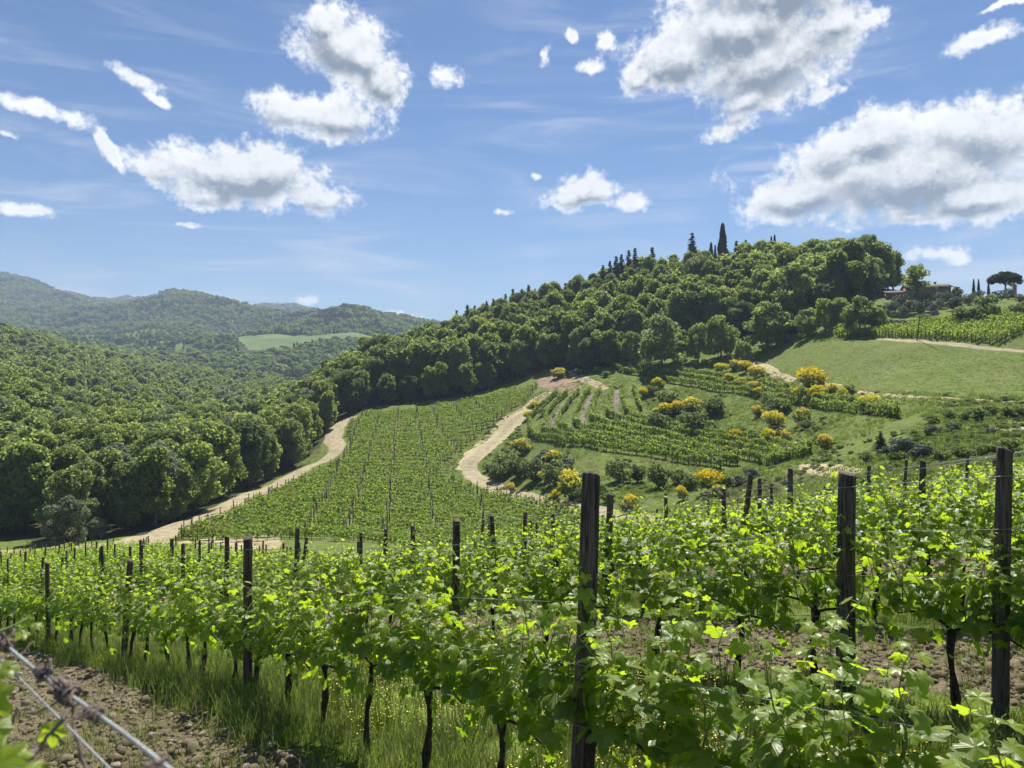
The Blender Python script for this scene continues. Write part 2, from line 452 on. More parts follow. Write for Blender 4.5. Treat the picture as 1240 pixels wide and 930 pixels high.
def ground_material():
    m, nt = mat_new("ground")
    geo = nt.n('ShaderNodeNewGeometry').outputs['Position']
    def at(nm): return nt.n('ShaderNodeAttribute', attribute_name=nm).outputs['Fac']
    soil, dry, wood = at('soil'), at('dry'), at('wood')
    n_big = nt.noise(geo, .045, 4, .6)
    n_mid = nt.noise(geo, .5, 5, .65)
    n_fin = nt.noise(geo, 5.0, 5, .7)
    n_gr = nt.noise(geo, 38.0, 3, .7)
    g = nt.mix(nt.mr(n_mid, .35, .65), (.088, .142, .013), (.165, .228, .024))
    g = nt.mix(nt.mr(n_big, .38, .62), g, nt.mix(n_mid, (.125, .175, .018), (.190, .230, .036)))
    rg_ = nt.noise(geo, .16, 5, .7)
    g = nt.mix(nt.mr(rg_, .50, .66, 0, .6), g, (.19, .18, .075))
    g = nt.mix(nt.mr(nt.noise(nt.n('ShaderNodeMapping', ins={0: geo, 'Rotation': (0, 0, .5), 'Scale': (.9, .10, .3)}).outputs[0], 1.0, 3, .6), .5, .7, 0, .3), g, (.22, .26, .09))
    g = nt.mix(nt.mr(nt.noise(geo, 1.3, 5, .75), .42, .62, .55, 0), g, (.045, .065, .016))
    g = nt.mix(nt.mr(n_fin, .3, .75), nt.mix(.45, g, (.02, .035, .008)), g)
    straw = nt.mix(n_fin, (.22, .18, .095), (.36, .31, .19))
    dm = nt.mr(nt.m('ADD', dry, nt.m('MULTIPLY', nt.m('SUBTRACT', n_mid, .5), 1.6)), .35, .75, 0, 1, True)
    g = nt.mix(dm, g, straw)
    s = nt.mix(nt.mr(n_fin, .3, .7), (.060, .047, .028), (.175, .145, .088))
    s = nt.mix(nt.mr(n_gr, .52, .75), s, (.29, .25, .165))
    s = nt.mix(nt.mr(n_mid, .45, .75, 0, .5), s, (.16, .12, .08))
    sm = nt.mr(nt.m('ADD', soil, nt.m('MULTIPLY', nt.m('SUBTRACT', nt.noise(geo, 2.2, 4, .65), .5), 1.1)), .35, .62, 0, 1, True)
    c = nt.mix(sm, g, s)
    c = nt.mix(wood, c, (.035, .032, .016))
    hh = nt.m('ADD', nt.m('MULTIPLY', n_fin, .10), nt.m('MULTIPLY', n_gr, .02))
    bmp = nt.n('ShaderNodeBump', ins={'Strength': .9, 'Distance': 1.0, 'Height': hh})
    b = nt.n('ShaderNodeBsdfPrincipled', ins={'Base Color': c, 'Roughness': .95, 'Specular IOR Level': .15, 'Normal': bmp.outputs[0]})
    nt.n('ShaderNodeOutputMaterial', ins={0: b.outputs[0]})
    return m

def simple_mat(name, c1, c2, scale=4.0, rough=.8, spec=.3, bump=0.0, bscale=None, obj=True, c3=None, stretch=None, metal=0.0):
    m, nt = mat_new(name)
    tc = nt.n('ShaderNodeTexCoord')
    v = tc.outputs['Object'] if obj else nt.n('ShaderNodeNewGeometry').outputs['Position']
    if stretch: v = nt.n('ShaderNodeMapping', ins={0: v, 'Scale': stretch}).outputs[0]
    n1 = nt.noise(v, scale, 5, .65)
    c = nt.mix(nt.mr(n1, .32, .68), c1, c2)
    if c3: c = nt.mix(nt.mr(nt.noise(v, scale * 3.7, 4, .7), .55, .72), c, c3)
    kw = {'Base Color': c, 'Roughness': rough, 'Specular IOR Level': spec, 'Metallic': metal}
    if bump:
        bb = nt.n('ShaderNodeBump', ins={'Strength': .8, 'Distance': bump, 'Height': nt.noise(v, bscale or scale * 3, 5, .65)})
        kw['Normal'] = bb.outputs[0]
    b = nt.n('ShaderNodeBsdfPrincipled', ins=kw)
    nt.n('ShaderNodeOutputMaterial', ins={0: b.outputs[0]})
    return m

def foliage_mat(name, dark, light, trans, tf=.35, rough=.7, spec=.12, var=.30):
    """leaf clumps: colour varies from leaf to leaf, from tree to tree and slowly over the wood"""
    m, nt = mat_new(name)
    oi = nt.n('ShaderNodeObjectInfo')
    rn = nt.n('ShaderNodeAttribute', attribute_name='rnd').outputs['Fac']
    pos = nt.n('ShaderNodeNewGeometry').outputs['Position']
    big = nt.noise(pos, .02, 3, .6)
    f = nt.m('ADD', nt.m('MULTIPLY', rn, .45), nt.m('MULTIPLY', oi.outputs['Random'], .55))
    f = nt.m('ADD', f, nt.m('MULTIPLY', nt.m('SUBTRACT', big, .5), 1.0), clamp=True)
    c = nt.mix(f, dark, light)
    hs = nt.n('ShaderNodeHueSaturation', ins={'Hue': nt.mr(nt.m('FRACT', nt.m('MULTIPLY', oi.outputs['Random'], 7.31)), 0, 1, .485, .515),
                                              'Saturation': nt.mr(nt.m('FRACT', nt.m('MULTIPLY', oi.outputs['Random'], 3.17)), 0, 1, .8, 1.05),
                                              'Value': nt.mr(nt.m('FRACT', nt.m('MULTIPLY', oi.outputs['Random'], 5.7)), 0, 1, 1 - var, 1 + var * .6), 'Color': c})
    b = nt.n('ShaderNodeBsdfPrincipled', ins={'Base Color': hs.outputs[0], 'Roughness': rough, 'Specular IOR Level': spec})
    tcx = nt.mix(.5, hs.outputs[0], trans)
    t = nt.n('ShaderNodeBsdfTranslucent', ins={'Color': tcx})
    mx = nt.n('ShaderNodeMixShader', ins={0: tf, 1: b.outputs[0], 2: t.outputs[0]})
    nt.n('ShaderNodeOutputMaterial', ins={0: mx.outputs[0]})
    return m

def vine_leaf_mat():
    m, nt = mat_new("vine_leaf")
    rn = nt.n('ShaderNodeAttribute', attribute_name='rnd').outputs['Fac']
    uv = nt.n('ShaderNodeTexCoord').outputs['UV']
    s = nt.n('ShaderNodeSeparateXYZ', ins={0: uv})
    ang = nt.m('ARCTAN2', s.outputs[0], s.outputs[1])
    rad = nt.m('SQRT', nt.m('ADD', nt.m('MULTIPLY', s.outputs[0], s.outputs[0]), nt.m('MULTIPLY', s.outputs[1], s.outputs[1])))
    # five main veins, with side veins running off them
    w = nt.m('ABSOLUTE', nt.m('SUBTRACT', nt.m('FRACT', nt.m('ADD', nt.m('DIVIDE', ang, R(61)), .5)), .5))
    main = nt.mr(nt.m('MULTIPLY', w, rad), .0, .035, 1, 0)
    side = nt.m('ABSOLUTE', nt.m('SUBTRACT', nt.m('FRACT', nt.m('SUBTRACT', nt.m('MULTIPLY', rad, 7.0), nt.m('MULTIPLY', w, 5.0))), .5))
    side = nt.mr(side, .0, .10, .5, 0)
    vein = nt.m('MAXIMUM', main, side)
    vein = nt.m('MULTIPLY', vein, nt.mr(rad, 0.001, .05, 0, 1))
    blot = nt.noise(nt.n('ShaderNodeNewGeometry').outputs['Position'], 9., 3, .6)
    f = nt.m('ADD', rn, nt.m('MULTIPLY', nt.m('SUBTRACT', blot, .5), .5), clamp=True)
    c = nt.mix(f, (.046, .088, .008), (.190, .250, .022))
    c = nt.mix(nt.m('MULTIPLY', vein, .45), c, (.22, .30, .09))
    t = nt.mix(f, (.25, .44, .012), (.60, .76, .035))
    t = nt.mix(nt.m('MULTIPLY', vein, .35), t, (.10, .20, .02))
    bmp = nt.n('ShaderNodeBump', ins={'Strength': .35, 'Distance': .004, 'Height': nt.m('MULTIPLY', vein, -1.0)})
    b = nt.n('ShaderNodeBsdfPrincipled', ins={'Base Color': c, 'Roughness': .38, 'Specular IOR Level': .42, 'Normal': bmp.outputs[0]})
    tr = nt.n('ShaderNodeBsdfTranslucent', ins={'Color': t})
    mx = nt.n('ShaderNodeMixShader', ins={0: .50, 1: b.outputs[0], 2: tr.outputs[0]})
    nt.n('ShaderNodeOutputMaterial', ins={0: mx.outputs[0]})
    return m

def wood_mat(name, a, b_, sc=1.0, rough=.85):
    m, nt = mat_new(name)
    v = nt.n('ShaderNodeTexCoord').outputs['Object']
    oi = nt.n('ShaderNodeObjectInfo').outputs['Random']
    off = nt.n('ShaderNodeCombineXYZ', ins={0: nt.m('MULTIPLY', oi, 31.0), 1: 0.0, 2: nt.m('MULTIPLY', oi, 17.0)}).outputs[0]
    v = nt.n('ShaderNodeVectorMath', operation='ADD', ins={0: v, 1: off}).outputs[0]
    gr = nt.n('ShaderNodeMapping', ins={0: v, 'Scale': (26 * sc, 26 * sc, 1.6 * sc)}).outputs[0]
    n1 = nt.noise(gr, 2.2, 6, .7, .4)
    n2 = nt.noise(v, 7 * sc, 4, .6)
    ck = nt.n('ShaderNodeMapping', ins={0: v, 'Scale': (20 * sc, 20 * sc, .8 * sc)}).outputs[0]
    n3 = nt.noise(ck, 2.0, 2, .5, .6)
    crack = nt.mr(nt.m('ABSOLUTE', nt.m('SUBTRACT', n3, .5)), 0, .035, 1, 0)
    c = nt.mix(nt.mr(n1, .3, .7), a, b_)
    c = nt.mix(nt.mr(n2, .5, .8, 0, .55), c, (.16, .15, .12))
    c = nt.mix(nt.m('MULTIPLY', crack, .85), c, (.012, .009, .007))
    hgt = nt.m('SUBTRACT', nt.m('MULTIPLY', n1, .6), crack)
    bm = nt.n('ShaderNodeBump', ins={'Strength': .9, 'Distance': .006 / sc, 'Height': hgt})
    b = nt.n('ShaderNodeBsdfPrincipled', ins={'Base Color': c, 'Roughness': rough, 'Specular IOR Level': .2, 'Normal': bm.outputs[0]})
    nt.n('ShaderNodeOutputMaterial', ins={0: b.outputs[0]})
    return m

def track_mat():
    m, nt = mat_new("pale_dirt")
    v = nt.n('ShaderNodeNewGeometry').outputs['Position']
    o = nt.n('ShaderNodeAttribute', attribute_name='rnd').outputs['Fac']
    a = nt.m('ABSOLUTE', o)
    n1 = nt.noise(v, .8, 5, .65); n2 = nt.noise(v, 4.5, 4, .7)
    c = nt.mix(nt.mr(n1, .35, .65), (.22, .185, .115), (.36, .31, .21))
    c = nt.mix(nt.mr(n2, .5, .8, 0, .6), c, (.19, .16, .10))
    edge = nt.mr(a, .45, 1.0, 0, .62); mid = nt.mr(a, .0, .22, .34, 0)
    g = nt.m('ADD', nt.m('ADD', edge, mid), nt.m('MULTIPLY', nt.m('SUBTRACT', nt.m('ADD', nt.m('MULTIPLY', n1, .6), nt.m('MULTIPLY', n2, .4)), .5), 1.5))
    g = nt.mr(g, .36, .52, 0, 1, True)
    gr = nt.mix(n2, (.10, .135, .03), (.24, .23, .09))
    c = nt.mix(g, c, gr)
    b = nt.n('ShaderNodeBsdfPrincipled', ins={'Base Color': c, 'Roughness': .95, 'Specular IOR Level': .1, 'Normal': nt.n('ShaderNodeBump', ins={'Strength': .8, 'Distance': .08, 'Height': n2}).outputs[0]})
    nt.n('ShaderNodeOutputMaterial', ins={0: b.outputs[0]})
    return m

M = {}
M['ground'] = ground_material()
M['leaf'] = vine_leaf_mat()
M['broad'] = foliage_mat("broadleaf_foliage", (.135, .190, .050), (.235, .290, .080), (.54, .66, .13), .56)
M['ridge'] = foliage_mat("ridge_foliage", (.095, .143, .038), (.180, .238, .060), (.46, .58, .10), .54)
M['light'] = foliage_mat("light_foliage", (.125, .175, .045), (.225, .280, .080), (.46, .58, .12), .52)
M['pale'] = foliage_mat("pale_foliage", (.13, .17, .09), (.24, .28, .17), (.34, .42, .2), .4)
M['conif'] = foliage_mat("conifer_foliage", (.018, .034, .014), (.045, .070, .026), (.08, .12, .03), .25)
M['shrub'] = foliage_mat("shrub_foliage", (.080, .118, .034), (.165, .212, .066), (.36, .46, .11), .46)
M['olive'] = foliage_mat("olive_foliage", (.08, .10, .07), (.17, .20, .14), (.16, .19, .11), .2)
M['farw'] = foliage_mat("far_wood_foliage", (.085, .130, .036), (.165, .220, .060), (.34, .46, .08), .45)
M['farvine'] = foliage_mat("far_vine_foliage", (.108, .176, .018), (.228, .318, .038), (.56, .70, .06), .50)
M['bloom'] = foliage_mat("broom_blossom", (.58, .46, .008), (.80, .68, .014), (.8, .7, .02), .3, var=.06)
M['grass'] = foliage_mat("grass_blades", (.060, .108, .016), (.160, .215, .040), (.30, .42, .05), .42, var=.35)
M['drygrass'] = foliage_mat("dry_grass_blades", (.16, .15, .06), (.34, .30, .15), (.35, .32, .14), .35)
M['post'] = wood_mat("weathered_post_wood", (.040, .031, .024), (.165, .132, .100))
M['vinewood'] = wood_mat("vine_bark", (.018, .013, .010), (.085, .062, .044), 2.0, .95)
M['shoot'] = simple_mat("green_shoot", (.10, .17, .03), (.17, .20, .06), 8, .55)
M['cane'] = simple_mat("brown_cane", (.09, .05, .03), (.16, .10, .06), 12, .75)
M['bark'] = simple_mat("tree_bark", (.05, .04, .03), (.12, .10, .08), 3, .95, .1)
M['wire'] = simple_mat("galvanised_wire", (.24, .25, .25), (.40, .42, .41), 60, .58, .4, metal=.6, c3=(.17, .13, .10))
M['tendril'] = simple_mat("dry_tendril", (.10, .075, .062), (.21, .17, .145), 40, .85, .2, bump=.002, bscale=200)
M['track'] = track_mat()
M['straw'] = simple_mat("dry_straw_ground", (.27, .23, .13), (.42, .36, .22), .9, .95, .1, bump=.05, bscale=4, obj=False, c3=(.12, .15, .045))
M['tilled'] = simple_mat("tilled_grey_soil", (.13, .115, .10), (.23, .205, .18), 1.2, .95, .1, bump=.05, bscale=5, obj=False)
M['redsoil'] = simple_mat("bare_reddish_bank", (.17, .115, .08), (.30, .22, .15), .5, .95, .1, bump=.1, bscale=2, obj=False)
M['clod'] = simple_mat("soil_clod", (.115, .092, .055), (.245, .205, .13), 22, .95, .1, bump=.01, bscale=90, c3=(.38, .33, .25))
M['stone'] = simple_mat("field_stone_wall", (.17, .14, .105), (.33, .28, .22), 1.6, .95, .15, bump=.05, bscale=3, c3=(.09, .08, .07))
M['tile'] = simple_mat("roof_tiles", (.13, .105, .085), (.215, .175, .14), 2.0, .9, .15, bump=.04, bscale=5)
M['dark'] = simple_mat("window_pane", (.012, .014, .016), (.03, .034, .04), 2, .15, .5)
M['woodframe'] = simple_mat("brown_shutter", (.06, .035, .02), (.10, .06, .035), 4, .7)
M['yflower'] = simple_mat("yellow_petal", (.55, .52, .05), (.70, .64, .10), 30, .6)
M['meadow'] = None

# ------------------------------------------------------------------ the ground, one sheet from behind the camera to the far hills
ROW_N0, ROW_DN = 2.73, 2.72
NV = np.array([.785, .62]); UV_ = np.array([-.62, .785])

def bend(s):
    t = np.maximum(0, np.asarray(s, float) - 7)
    return -.0052 * np.minimum(t, 28) ** 2 - .0052 * 56 * np.maximum(t - 28, 0)

def row_n(x, y):
    return x * NV[0] + y * NV[1] - bend(x * UV_[0] + y * UV_[1])

def soil_mask(x, y):
    n = row_n(x, y); k = (n - ROW_N0) / ROW_DN
    i = np.floor(k).astype(int); f = k - i
    strip = sstep(.10, .20, f) * (1 - sstep(.80, .90, f))
    even = (np.mod(i, 2) == 1)           # tilled every second alley
    s = np.where(even, strip * 1.0, .10)
    # grass grows in wide under the first row
    first = (i == -1)
    s = np.where(first, sstep(-.2, -.02, -(f - .76)) * 1.0, s)
    s = np.where((i == 0), .24, s)
    return s * (1 - sstep(26, 44, y))

def poly_band(px, pts):
    p = np.array(sorted(pts)); return np.interp(px, p[:, 0], p[:, 1])

WOOD_FRONT = [(-420, 112), (0, 108), (80, 106), (150, 106), (180, 105), (200, 109), (235, 119), (290, 138), (350, 164), (385, 182), (400, 199), (440, 226), (480, 224), (560, 227), (640, 238), (665, 240), (700, 223), (745, 223), (765, 230), (800, 231), (850, 229), (920, 226), (960, 214), (1000, 206), (1040, 212), (1072, 226), (1110, 330)]
WOOD_BACK = [(-420, 700), (330, 700), (380, 420), (420, 345), (700, 348), (900, 335), (1000, 315), (1060, 300), (1085, 275), (1110, 330)]
def in_wood(x, y):
    px = 620 + FP * x / y
    return (px < 1085) & (y > poly_band(px, WOOD_FRONT)) & (y < poly_band(px, WOOD_BACK))

def terrain():
    ns, nu = 1050, 860
    S = np.exp(np.linspace(math.log(2.2), math.log(4700), ns)); Y = S - 6.0
    U = np.linspace(-1.15, 1.15, nu)
    uu, ss = np.meshgrid(U, S, indexing='xy')
    y = ss - 6.0
    x = uu * (ss - 2.0 * np.exp(-ss / 30)) 
    z = H(x, y)
    # clods and ruts near the camera
    so = soil_mask(x, y)
    nearw = 1 - sstep(20, 40, y)
    z = z + nearw * ((fbm(x * 3.2, y * 3.2, 21, 4) - .5) * (.05 + .11 * so) + (fbm(x * 9, y * 9, 33, 3) - .5) * .07 * so)
    V = np.stack([x, y, z], -1).reshape(-1, 3)
    i = np.arange(ns - 1)[:, None] * nu + np.arange(nu - 1)[None]
    q = np.stack([i, i + 1, i + nu + 1, i + nu], -1).reshape(-1, 4)
    me = mk_mesh("ground", V, [q], smooth=True, mat=M['ground'])
    X, Yv = V[:, 0], V[:, 1]
    px = 620 + FP * X / np.maximum(Yv, 1)
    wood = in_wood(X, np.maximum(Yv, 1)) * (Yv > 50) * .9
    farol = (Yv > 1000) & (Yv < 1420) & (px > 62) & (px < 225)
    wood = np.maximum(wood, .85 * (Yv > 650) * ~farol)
    dry = .18 + .20 * (fbm(X / 30., Yv / 30., 3, 3) - .5) * sstep(50, 80, Yv)
    # the straw coloured verge round the hill vineyard and the pale sand below the upper one
    dry = dry + .5 * sstep(74, 80, Yv) * (1 - sstep(92, 98, Yv)) * (px < 340)
    hv = (px > 220) & (px < 700) & (Yv > 96) & (Yv < 224) & ~in_wood(X, np.maximum(Yv, 1))
    soil = soil_mask(X, Yv) + .34 * hv
    soil = soil * (1 - wood)
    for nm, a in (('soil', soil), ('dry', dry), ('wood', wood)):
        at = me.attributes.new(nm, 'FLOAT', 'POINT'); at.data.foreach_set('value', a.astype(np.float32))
    o = put("ground", me); tag(o, "vineyard hillside of tilled soil and rough grass falling to a wooded valley", None, None, 'structure')
terrain()

def ribbon(name, pts, mat, wm, label, lift=.07, cross=9, wob=.3, dmin=40, step=.8):
    """a track laid on the ground through photo points; wm: width in metres along it"""
    P = np.array([ground_at(px, y, dmin)[:2] for px, y in pts])
    L = np.concatenate([[0], np.cumsum(np.linalg.norm(np.diff(P, axis=0), axis=1))])
    s = np.arange(0, L[-1], step)
    # smooth through the points
    C = np.stack([np.interp(s, L, P[:, 0]), np.interp(s, L, P[:, 1])], 1)
    k = np.hanning(15); k /= k.sum()
    Cp = np.pad(C, ((7, 7), (0, 0)), mode='edge'); C = np.stack([np.convolve(Cp[:, i], k, 'valid') for i in (0, 1)], 1)
    wd = np.interp(s / L[-1], np.linspace(0, 1, len(wm)), wm) / 2 * .9
    T = np.gradient(C, axis=0); T /= np.linalg.norm(T, axis=1)[:, None] + 1e-9
    Nn = np.stack([-T[:, 1], T[:, 0]], 1)
    off = np.linspace(-1, 1, cross)
    wl = wd * (1 + wob * (fbm(s / 3., s * 0 + 3, 4, 3) - .5) * 2); wr = wd * (1 + wob * (fbm(s / 3., s * 0 + 9, 8, 3) - .5) * 2)
    o = np.where(off[None] < 0, off[None] * wl[:, None], off[None] * wr[:, None])
    XY = C[:, None] + Nn[:, None] * o[..., None]
    Z = H(XY[..., 0], XY[..., 1]) + lift
    Z[:, 0] -= lift * 1.6; Z[:, -1] -= lift * 1.6
    V = np.concatenate([XY, Z[..., None]], -1).reshape(-1, 3)
    n = len(s); i = np.arange(n - 1)[:, None] * cross + np.arange(cross - 1)[None]
    q = np.stack([i, i + cross, i + cross + 1, i + 1], -1).reshape(-1, 4)
    ob = put(name, mk_mesh(name, V, [q], rnd=np.tile(off, n), smooth=True, mat=mat)); tag(ob, label, None, None, 'structure')
    return C
PATH1 = ribbon("dirt_track", [(-60, 676), (20, 671), (80, 668), (140, 661), (190, 649), (232, 634), (300, 603), (352, 577), (398, 556), (409, 543), (402, 530), (408, 516), (428, 504)], M['track'], [4, 7, 11, 13, 9, 6, 5, 5, 6.5, 7], "pale dirt track along the wood below the hill vineyard", dmin=60)
PATH2 = ribbon("dirt_track", [(800, 632), (740, 622), (690, 613), (640, 603), (600, 592), (572, 577), (566, 563), (584, 547), (604, 532), (616, 514), (640, 497)], M['track'], [3, 3, 3, 3.2, 3.6, 5.8, 4.8, 3.6, 3, 2.2], "curving pale dirt track between the two hill vineyards", dmin=60)
ribbon("track_verge", [(556, 572), (580, 548), (604, 528), (620, 507), (648, 487), (668, 474)], M['straw'], [3, 7, 8, 9, 8, 5], "straw coloured grassy verge beside the curving track", lift=.05, dmin=60)
ribbon("dirt_track", [(690, 448), (704, 458), (722, 467), (738, 473)], M['track'], [2.5, 4, 4, 3], "short pale track climbing towards the wood edge", dmin=120)
ribbon("bare_bank", [(655, 455), (672, 464), (690, 471), (700, 474)], M['redsoil'], [4, 9, 9, 4], "bare reddish earth bank at the wood edge", dmin=120)
ribbon("farm_track", [(895, 432), (918, 442), (940, 455), (975, 463), (1020, 469), (1062, 478), (1110, 482), (1170, 485), (1260, 487)], M['straw'], [1.5, 3.2, 2.6, 2.0, 1.8, 1.6, 1.2, 1.2, 1.2], "grassy farm track along the foot of the open meadow", dmin=90)
ribbon("dirt_patch", [(968, 563), (990, 567), (1015, 571), (1040, 575)], M['straw'], [1, 3, 3.5, 1.5], "pale bare earth turning place at the vineyard edge", dmin=55)
ribbon("dirt_patch", [(1170, 517), (1200, 520), (1262, 521)], M['track'], [1.5, 3.5, 4], "pale bare earth patch on the grassy bank", dmin=55)
ribbon("sand_strip", [(1060, 411), (1110, 414), (1150, 418), (1200, 423), (1260, 427)], M['track'], [1, 2.5, 2.5, 3, 3], "pale sandy strip below the upper vine rows", dmin=120)
ribbon("straw_verge", [(205, 656), (240, 662), (285, 664), (325, 664)], M['straw'], [14, 12, 8, 3], "dry straw verge below the hill vineyard", lift=.06, dmin=70)
for a, b in (((668, 560-28), (686, 478)), ((700, 522), (712, 476)), ((746, 512), (745, 476)), ((770, 508), (766, 476))):
    pass

# ------------------------------------------------------------------ tree templates
def crown_points(lobes, per, rg, shell=(.62, 1.16)):
    P = []; Nn = []
    C = np.array([l[0] for l in lobes]); Rr = np.array([l[1] for l in lobes])
    for c, r in lobes:
        n = max(4, int(per * (r.prod() ** (2 / 3)) / (Rr.prod(1) ** (2 / 3)).mean()))
        d = rg.normal(size=(n, 3)); d /= np.linalg.norm(d, axis=1)[:, None]
        p = c + d * r * rg.uniform(shell[0], shell[1], (n, 1))
        nn = d / r; nn /= np.linalg.norm(nn, axis=1)[:, None]
        P.append(p); Nn.append(nn)
    P = np.concatenate(P); Nn = np.concatenate(Nn)
    big = P[:, 2].max()
    a_ = fbm(P[:, 0] / (big * .07) + 50, P[:, 1] / (big * .07) + P[:, 2] / (big * .09) + 50, int(rg.integers(999)), 3)
    P = P + Nn * ((a_ - .5) * big * .11)[:, None]
    keep0 = a_ + rg.uniform(-.12, .12, len(P)) > .34
    P, Nn = P[keep0], Nn[keep0]
    q = (((P[:, None] - C[None]) / Rr[None]) ** 2).sum(-1)
    keep = ((q < .42).sum(1) == 0)
    return P[keep], Nn[keep]

LEAFQ = np.array([[-.5, -.35, -.06], [.1, -.5, .05], [.55, .0, -.05], [.15, .5, .06], [-.45, .4, -.05]])
LEAFQ_F = [np.array([[0, 1, 2, 3, 4]])]
def leafy(P, Nn, size, rg, mat, name, jit=.55, smooth=False):
    mb = MB()
    nn = Nn + rg.normal(size=Nn.shape) * jit
    Rm = frames(nn, rg)
    sc = size * rg.uniform(.6, 1.4, len(P))
    mb.stamp(LEAFQ, LEAFQ_F, P, Rm, sc, rg.random(len(P)))
    return mb.mesh(name, mat)

def broad_lobes(h, rg, base=.12, wid=.33, n=26):
    L = []
    for i in range(n):
        t = rg.uniform(0, 1)
        zc = h * (base + .12 + (.80 - base) * t)
        prof = math.sin(math.pi * (.18 + .74 * t)) ** .8
        a = rg.uniform(0, 2 * math.pi); rr = wid * h * prof * rg.uniform(.35, .85)
        s = h * rg.uniform(.05, .125)
        L.append((np.array([math.cos(a) * rr, math.sin(a) * rr, zc]), np.array([s * rg.uniform(.9, 1.3), s * rg.uniform(.9, 1.3), s * rg.uniform(.7, 1.0)])))
    L.append((np.array([0, 0, h * .9]), np.array([h * .1, h * .1, h * .09])))
    L.append((np.array([0, 0, h * .55]), np.array([h * wid * .55, h * wid * .55, h * .28])))
    return L

def trunk_mesh(h, rg, top=.8, r0=.022, limbs=7, name='trunk', lean=.03, spread=.28, mat=None):
    mb = MB()
    n = 9; t = np.linspace(0, top, n)
    px = np.cumsum(rg.normal(0, lean * h / n * 2, n)); py = np.cumsum(rg.normal(0, lean * h / n * 2, n)); px[0] = py[0] = 0
    pts = np.stack([px, py, t * h], 1); pts[0, 2] = -.35
    rad = h * r0 * (1 - .85 * t / top); rad[0] *= 1.35
    mb.tube(pts, rad, 7)
    for i in range(limbs):
        k = rg.uniform(.25, .95) * (n - 1); i0 = int(k); p0 = pts[i0] + (pts[min(i0 + 1, n - 1)] - pts[i0]) * (k - i0)
        a = rg.uniform(0, 2 * math.pi); ln = h * spread * rg.uniform(.6, 1.1)
        tt = np.linspace(0, 1, 5)
        q = p0 + np.stack([np.cos(a) * ln * tt, np.sin(a) * ln * tt, ln * (.35 * tt + .5 * tt ** 2)], 1) + rg.normal(0, .02 * ln, (5, 3)) * tt[:, None]
        mb.tube(q, h * r0 * .42 * (1 - .8 * tt), 5)
    return mb.mesh(name, mat or M['bark'], True)

class Kind:
    def __init__(s, name, trunk, crown, h, extra=None): s.name = name; s.trunk = trunk; s.crown = crown; s.h = h; s.extra = extra or []

def broad_kind(seed, matk, h=13.0, per=440, size=.36, **kw):
    rg = np.random.default_rng(seed)
    P, Nn = crown_points(broad_lobes(h, rg, **kw), per, rg)
    return Kind('broadleaf_tree', trunk_mesh(h, rg), leafy(P, Nn, size, rg, M[matk], 'crown', .65), h)

BROAD = [broad_kind(100 + i, mt, h=13, base=.05, wid=rw, n=nl) for i, (rw, mt, nl) in enumerate(((.33, 'broad', 44), (.26, 'broad', 44), (.36, 'ridge', 50), (.22, 'broad', 38), (.34, 'pale', 44), (.30, 'shrub', 44), (.38, 'broad', 54), (.18, 'ridge', 34)))]
RIDGE = [broad_kind(150 + i, mt, h=13, base=.04, wid=rw, n=nl) for i, (rw, mt, nl) in enumerate(((.33, 'ridge', 46), (.36, 'ridge', 54), (.25, 'broad', 42), (.38, 'shrub', 50), (.29, 'ridge', 44), (.2, 'ridge', 38)))]
LITE = [broad_kind(200 + i, m, h=12, per=150, size=.62, base=.05, wid=.36, n=18) for i, m in enumerate(('broad', 'pale', 'ridge', 'broad', 'ridge', 'conif'))]
PALE = broad_kind(250, 'pale', h=9, per=300, size=.32, base=-.02, wid=.50, n=30)

def far_kind(seed, matk):
    rg = np.random.default_rng(seed); h = 10.0
    P, Nn = crown_points([(np.array([0, 0, 4.2]), np.array([4.1, 4.1, 4.4])), (np.array([1.8, .6, 6.3]), np.array([2.4, 2.2, 2.2])), (np.array([-1.6, -.9, 5.7]), np.array([2.6, 2.4, 2.5]))], 46, rg, (.85, 1.1))
    return leafy(P, Nn, 2.5, rg, M[matk], 'far_crown', jit=.4)
FARW = [far_kind(300 + i, m) for i, m in enumerate(('farw', 'farw', 'broad', 'conif'))]

def cypress_kind(seed, h=12., wid=.075):
    rg = np.random.default_rng(seed); n = 2600
    t = rg.random(n) ** .85; a = rg.uniform(0, 2 * np.pi, n)
    prof = np.clip(t / .12, 0, 1) ** .6 * (1 - t * .96) ** .75 * 1.15
    r = wid * h * prof * (1 + .25 * np.sin(a * 3 + t * 21)) * rg.uniform(.75, 1.05, n)
    P = np.stack([np.cos(a) * r, np.sin(a) * r, h * (.03 + .97 * t)], 1); Nn = np.stack([np.cos(a), np.sin(a), np.full(n, .3)], 1)
    return Kind('cypress_tree', trunk_mesh(h, rg, top=.9, r0=.012, limbs=0, lean=.003), leafy(P, Nn, .34, rg, M['conif'], 'crown', .4), h)

